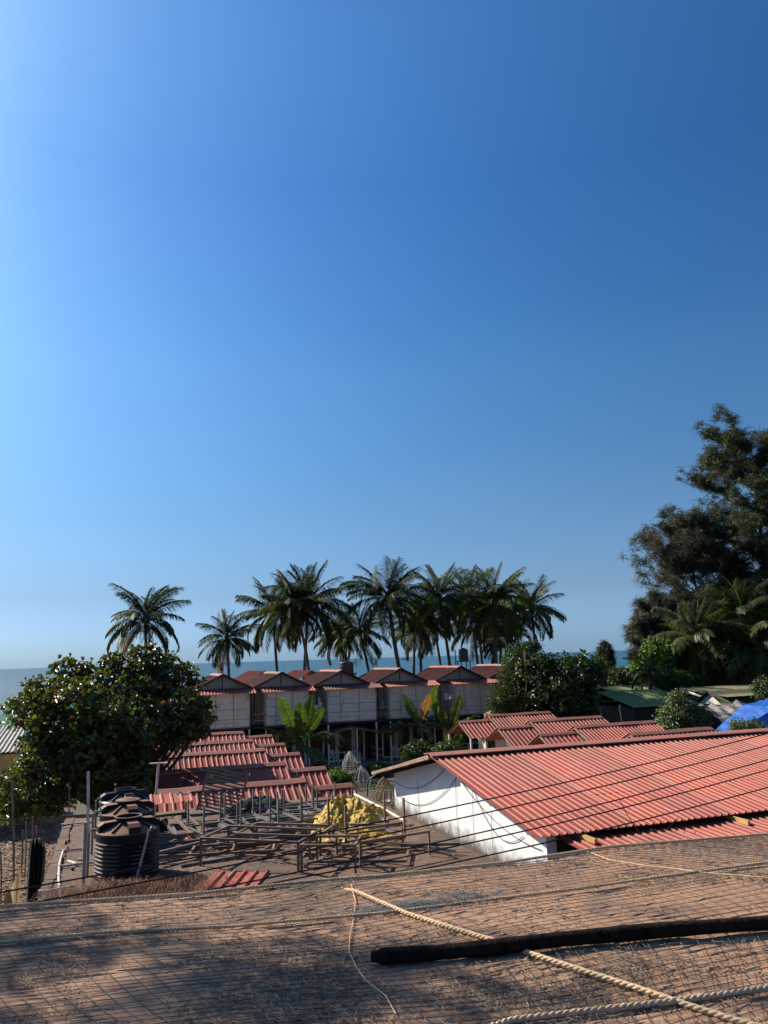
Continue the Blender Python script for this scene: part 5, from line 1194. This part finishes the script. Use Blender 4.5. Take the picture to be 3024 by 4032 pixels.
# net: two families of cords, bent as it was pulled over the sheets
def netpt(s, q):
    """s across, q along towards the eave, both in cells"""
    a = -4.4+s; b = 2.2+q
    pull = 1/(1+math.exp(-(a-1.4)*1.6))
    a2 = a+.85*pull*math.sin((b-3.0)*1.15)+.05*math.sin(b*3+a)-.55*(1-pull)*(b-4)
    b2 = b+.07*math.sin(a*1.3+b)+.10*pull*math.sin(a*.9)
    return a2, b2
def ribbon_cord(lines, name, r, m, parent):
    V=[]; Fq=[]
    for L_ in lines:
        if len(L_) < 2: continue
        b = len(V)
        for i, p in enumerate(L_):
            d = (L_[min(i+1,len(L_)-1)]-L_[max(i-1,0)]).normalized(); x = d.cross(Vector((0,0,1))).normalized()*r
            V += [p-x, p+Vector((0,0,r*1.5)), p+x]
        for i in range(len(L_)-1): Fq += [(b+i*3,b+i*3+3,b+i*3+4,b+i*3+1),(b+i*3+1,b+i*3+4,b+i*3+5,b+i*3+2)]
    return link(name, fast_mesh(name, np.array([tuple(v) for v in V]), np.array(Fq), M[m]), parent)
net = thing('safety_net', 'dark knotted net spread over the brown canopy', 'net', (0,0,0), 0)
fam1=[]; fam2=[]; cell=.078
def clip(pts):
    out=[]; cur=[]
    for a,b in pts:
        if b < edge_b(a)+.02 and A0 < a < A1: cur.append(cw(a,b,hz(a,b)+.016+.003*random.random()))
        else:
            if len(cur)>1: out.append(cur)
            cur=[]
    if len(cur)>1: out.append(cur)
    return out
for i in range(int(11.8/cell)): fam1 += clip([netpt(i*cell, q*.09) for q in range(42)])
for i in range(int(3.7/.062)): fam2 += clip([netpt(s*.12, i*.062+.012*math.sin(s*.35+i*.9)) for s in range(100)])
ribbon_cord(fam1, 'cross_cords', .0019, 'netcord', net); ribbon_cord(fam2, 'long_cords', .0017, 'netcord', net)
# blue selvage hanging at the eave
pts=[]; 
for _ in range(2600):
    a=random.uniform(-3,5); pts.append(cw(a, edge_b(a)-abs(random.gauss(0,.05)), hz(a,edge_b(a)-.02)+.01))
strands('frayed_selvage', 'frayed dusty blue net threads along the far edge of the canopy', pts, .09, .003, 'netblue', .02)
def rope(label, P, r=.011, m='rope', strand=True):
    pts=[]; 
    for i in range(len(P)-1):
        n=max(2,int(((P[i+1]-P[i]).length)/.02))
        for k in range(n): pts.append(P[i].lerp(P[i+1],k/n))
    pts.append(P[-1]); t = thing('rope', label, 'rope', pts[0], 0, 'ropes tied over the canopy'); o=Vector(pts[0]); mb=MB(); mb.smooth=True
    for s in range(3):
        q=[]; acc=0
        for i,p in enumerate(pts):
            d=(pts[min(i+1,len(pts)-1)]-pts[max(i-1,0)]).normalized(); x=d.cross(Vector((0,0,1))).normalized(); y=x.cross(d)
            if i: acc+=(p-pts[i-1]).length
            a=acc/(r*7)*2*PI+s*2*PI/3; q.append(p-o+(x*math.cos(a)+y*math.sin(a))*r*.55)
        mb.tube(q, r*.62, 5, False)
    mb.obj('strand', M[m], t); return t
def onroof(px, py, lift=.02):
    p = atZ(px, py, 5.2); a = p.x*cc+p.y*cs; b = -p.x*cs+p.y*cc
    return cw(a, b, hz(a,b)+lift)
def rpath(L, lift=.024): return [onroof(x,y,lift) for x,y in L]
rope('rope running along the far edge of the canopy', rpath([(-300,3640),(0,3612),(756,3528),(1250,3466),(1512,3446),(2000,3400),(2400,3358),(3024,3298),(3400,3262)], .034), .0105)
rope('second rope parallel to the canopy edge', rpath([(-300,3765),(0,3733),(400,3690),(900,3640),(1512,3585),(2200,3510),(2700,3465),(3024,3436),(3400,3400)]), .0095)
rope('nearest thick rope in the lower right corner', rpath([(1900,4080),(2020,4030),(2300,3985),(2700,3940),(3024,3898),(3400,3855)]), .014)
rope('diagonal pale rope crossing the canopy under the black pole', rpath([(1268,3452),(1400,3506),(1600,3590),(1800,3664),(1965,3722),(2110,3778),(2300,3838),(2500,3896),(2700,3955),(2880,4005),(3100,4060)]), .013)
rope('thin frayed cord wandering down the middle of the net', rpath([(1383,3480),(1400,3540),(1392,3600),(1378,3680),(1375,3740),(1400,3810),(1440,3880),(1520,3950),(1560,4030)], .02), .0028)
rope('thin knotted cord curving across the net at the right', rpath([(2310,3362),(2400,3398),(2540,3425),(2640,3440),(2760,3462),(2880,3478),(3050,3498)], .02), .005)
# black pole
P = rpath([(1462,3800),(1700,3782),(1900,3768),(2200,3742),(2600,3710),(3024,3672),(3500,3640)], .05)
mb = MB(); pts=[]
for i in range(len(P)-1):
    for k in range(12): pts.append(P[i].lerp(P[i+1],k/12)) 
mb.tube(pts, [.036+.002*math.sin(i*.31)+.0015*random.random()-(.012 if i < 2 else 0) for i in range(len(pts))], 12); mb.smooth = True
t = props(mb.obj('black_pole', M['log']), 'thick black weathered pole lying across the canopy', 'pole')
bpy.data.objects['black_pole'].data.polygons.foreach_set('use_smooth',[True]*len(bpy.data.objects['black_pole'].data.polygons))
# dry casuarina needles caught in the net
from mathutils import noise as mn
pts=[]
while len(pts) < 26000:
    a=random.uniform(-3.6,4.5); b=2.6+3.1*random.random()
    if b > edge_b(a)-.03: continue
    d = mn.noise(Vector((a*.9,b*1.8,3)))*.6+mn.noise(Vector((a*2.6,b*4,8)))*.5+.28*(4.7-b)/2+.10*(1-(a+3)/6)
    if random.random() < max(.05, d*1.6): pts.append(cw(a,b,hz(a,b)+.012))
strands('dry_needles', 'dry casuarina needles and twigs caught in the net on the canopy', pts, .10, .0032, 'needle', .012, curl=1.8)
pts=[]
for _ in range(700):
    a=random.gauss(1.35,.28); b=random.gauss(4.95,.05); pts.append(cw(a,b,hz(a,b)+.015))
strands('needle_clump', 'grey oval clump of tangled threads on the net near the second rope', pts, .12, .003, 'netblue', .02, curl=2)
pts=[cw(random.uniform(-3,4.2), random.uniform(2.8,5.6), 0) for _ in range(420)]
pts=[Vector((p.x,p.y,hz(p.x*cc+p.y*cs,-p.x*cs+p.y*cc)+.02)) for p in pts]
leaves_flat('leaf_scraps', 'small brown leaf scraps lying on the canopy net', pts, .012, 'litter', .12)

# ------------------------------------------------------------------ overhead cables between the viewer and the roofs
def overhead(label, A, YA, B, YB, sag, r=.009, ext=.35):
    a = atY(*A, YA); b = atY(*B, YB); d = b-a; a2 = a-d*ext; b2 = b+d*ext
    n = 40; P=[]
    for i in range(n+1):
        s = -ext+(1+2*ext)*i/n; P.append(a+d*s-Vector((0,0,sag*4*s*(1-s))))
    o = MB().tube(P, r, 5).obj('cable', M['black']); props(o, label, 'cable', 'black cables strung across above the canopy')
overhead('uppermost black cable crossing the big red roof up to the right', (0,3514), 8.5, (3024,2888), 13, .10)
overhead('second black cable from the top, ending right of the blue tarp', (0,3578), 8.2, (3024,2935), 12.8, .09)
overhead('third black cable, passing the middle of the big red roof', (0,3660), 8.0, (3024,2991), 12.5, .11)
overhead('fourth black cable, close below the third on the white wall', (0,3668), 7.9, (3024,3031), 12.2, .12)
overhead('lowest black cable crossing just above the canopy edge', (0,3720), 7.8, (3024,3100), 11.8, .12)
a = atY(2440,3150,10.9); b = atY(2520,3282,13.2); cable('short black wire dropping from the third cable to the front eave', [a, a.lerp(b,.4)+Vector((-.03,0,.02)), b], .006)
a = atY(2560,3268,13.4); b = atY(2670,3222,13.5); cable('short looped wire hanging under the front eave of the red roof', [a, a.lerp(b,.5)-Vector((0,0,.10)), b], .008)
# a distant fishing boat
p = atY(1592,2586,2300); p.z = -1.2; t = thing('fishing_boat', 'tiny fishing boat on the horizon between the palm trunks', 'boat', (p.x,2300,-1.2), .2)
hull = MB(); hull.prism([(-9,-2,0),(-10.5,-2,2.6),(11.5,-2,3.2),(8.5,-2,0)], (0,4,0)); recalc(hull.obj('hull', M['dwood'], t).data)
MB().box(-6,-1,-1.5,1.5,2.6,5.4).obj('wheelhouse', M['pvc'], t); MB().beam((1,0,2.5),(1,0,9),.4).obj('mast', M['dwood'], t)
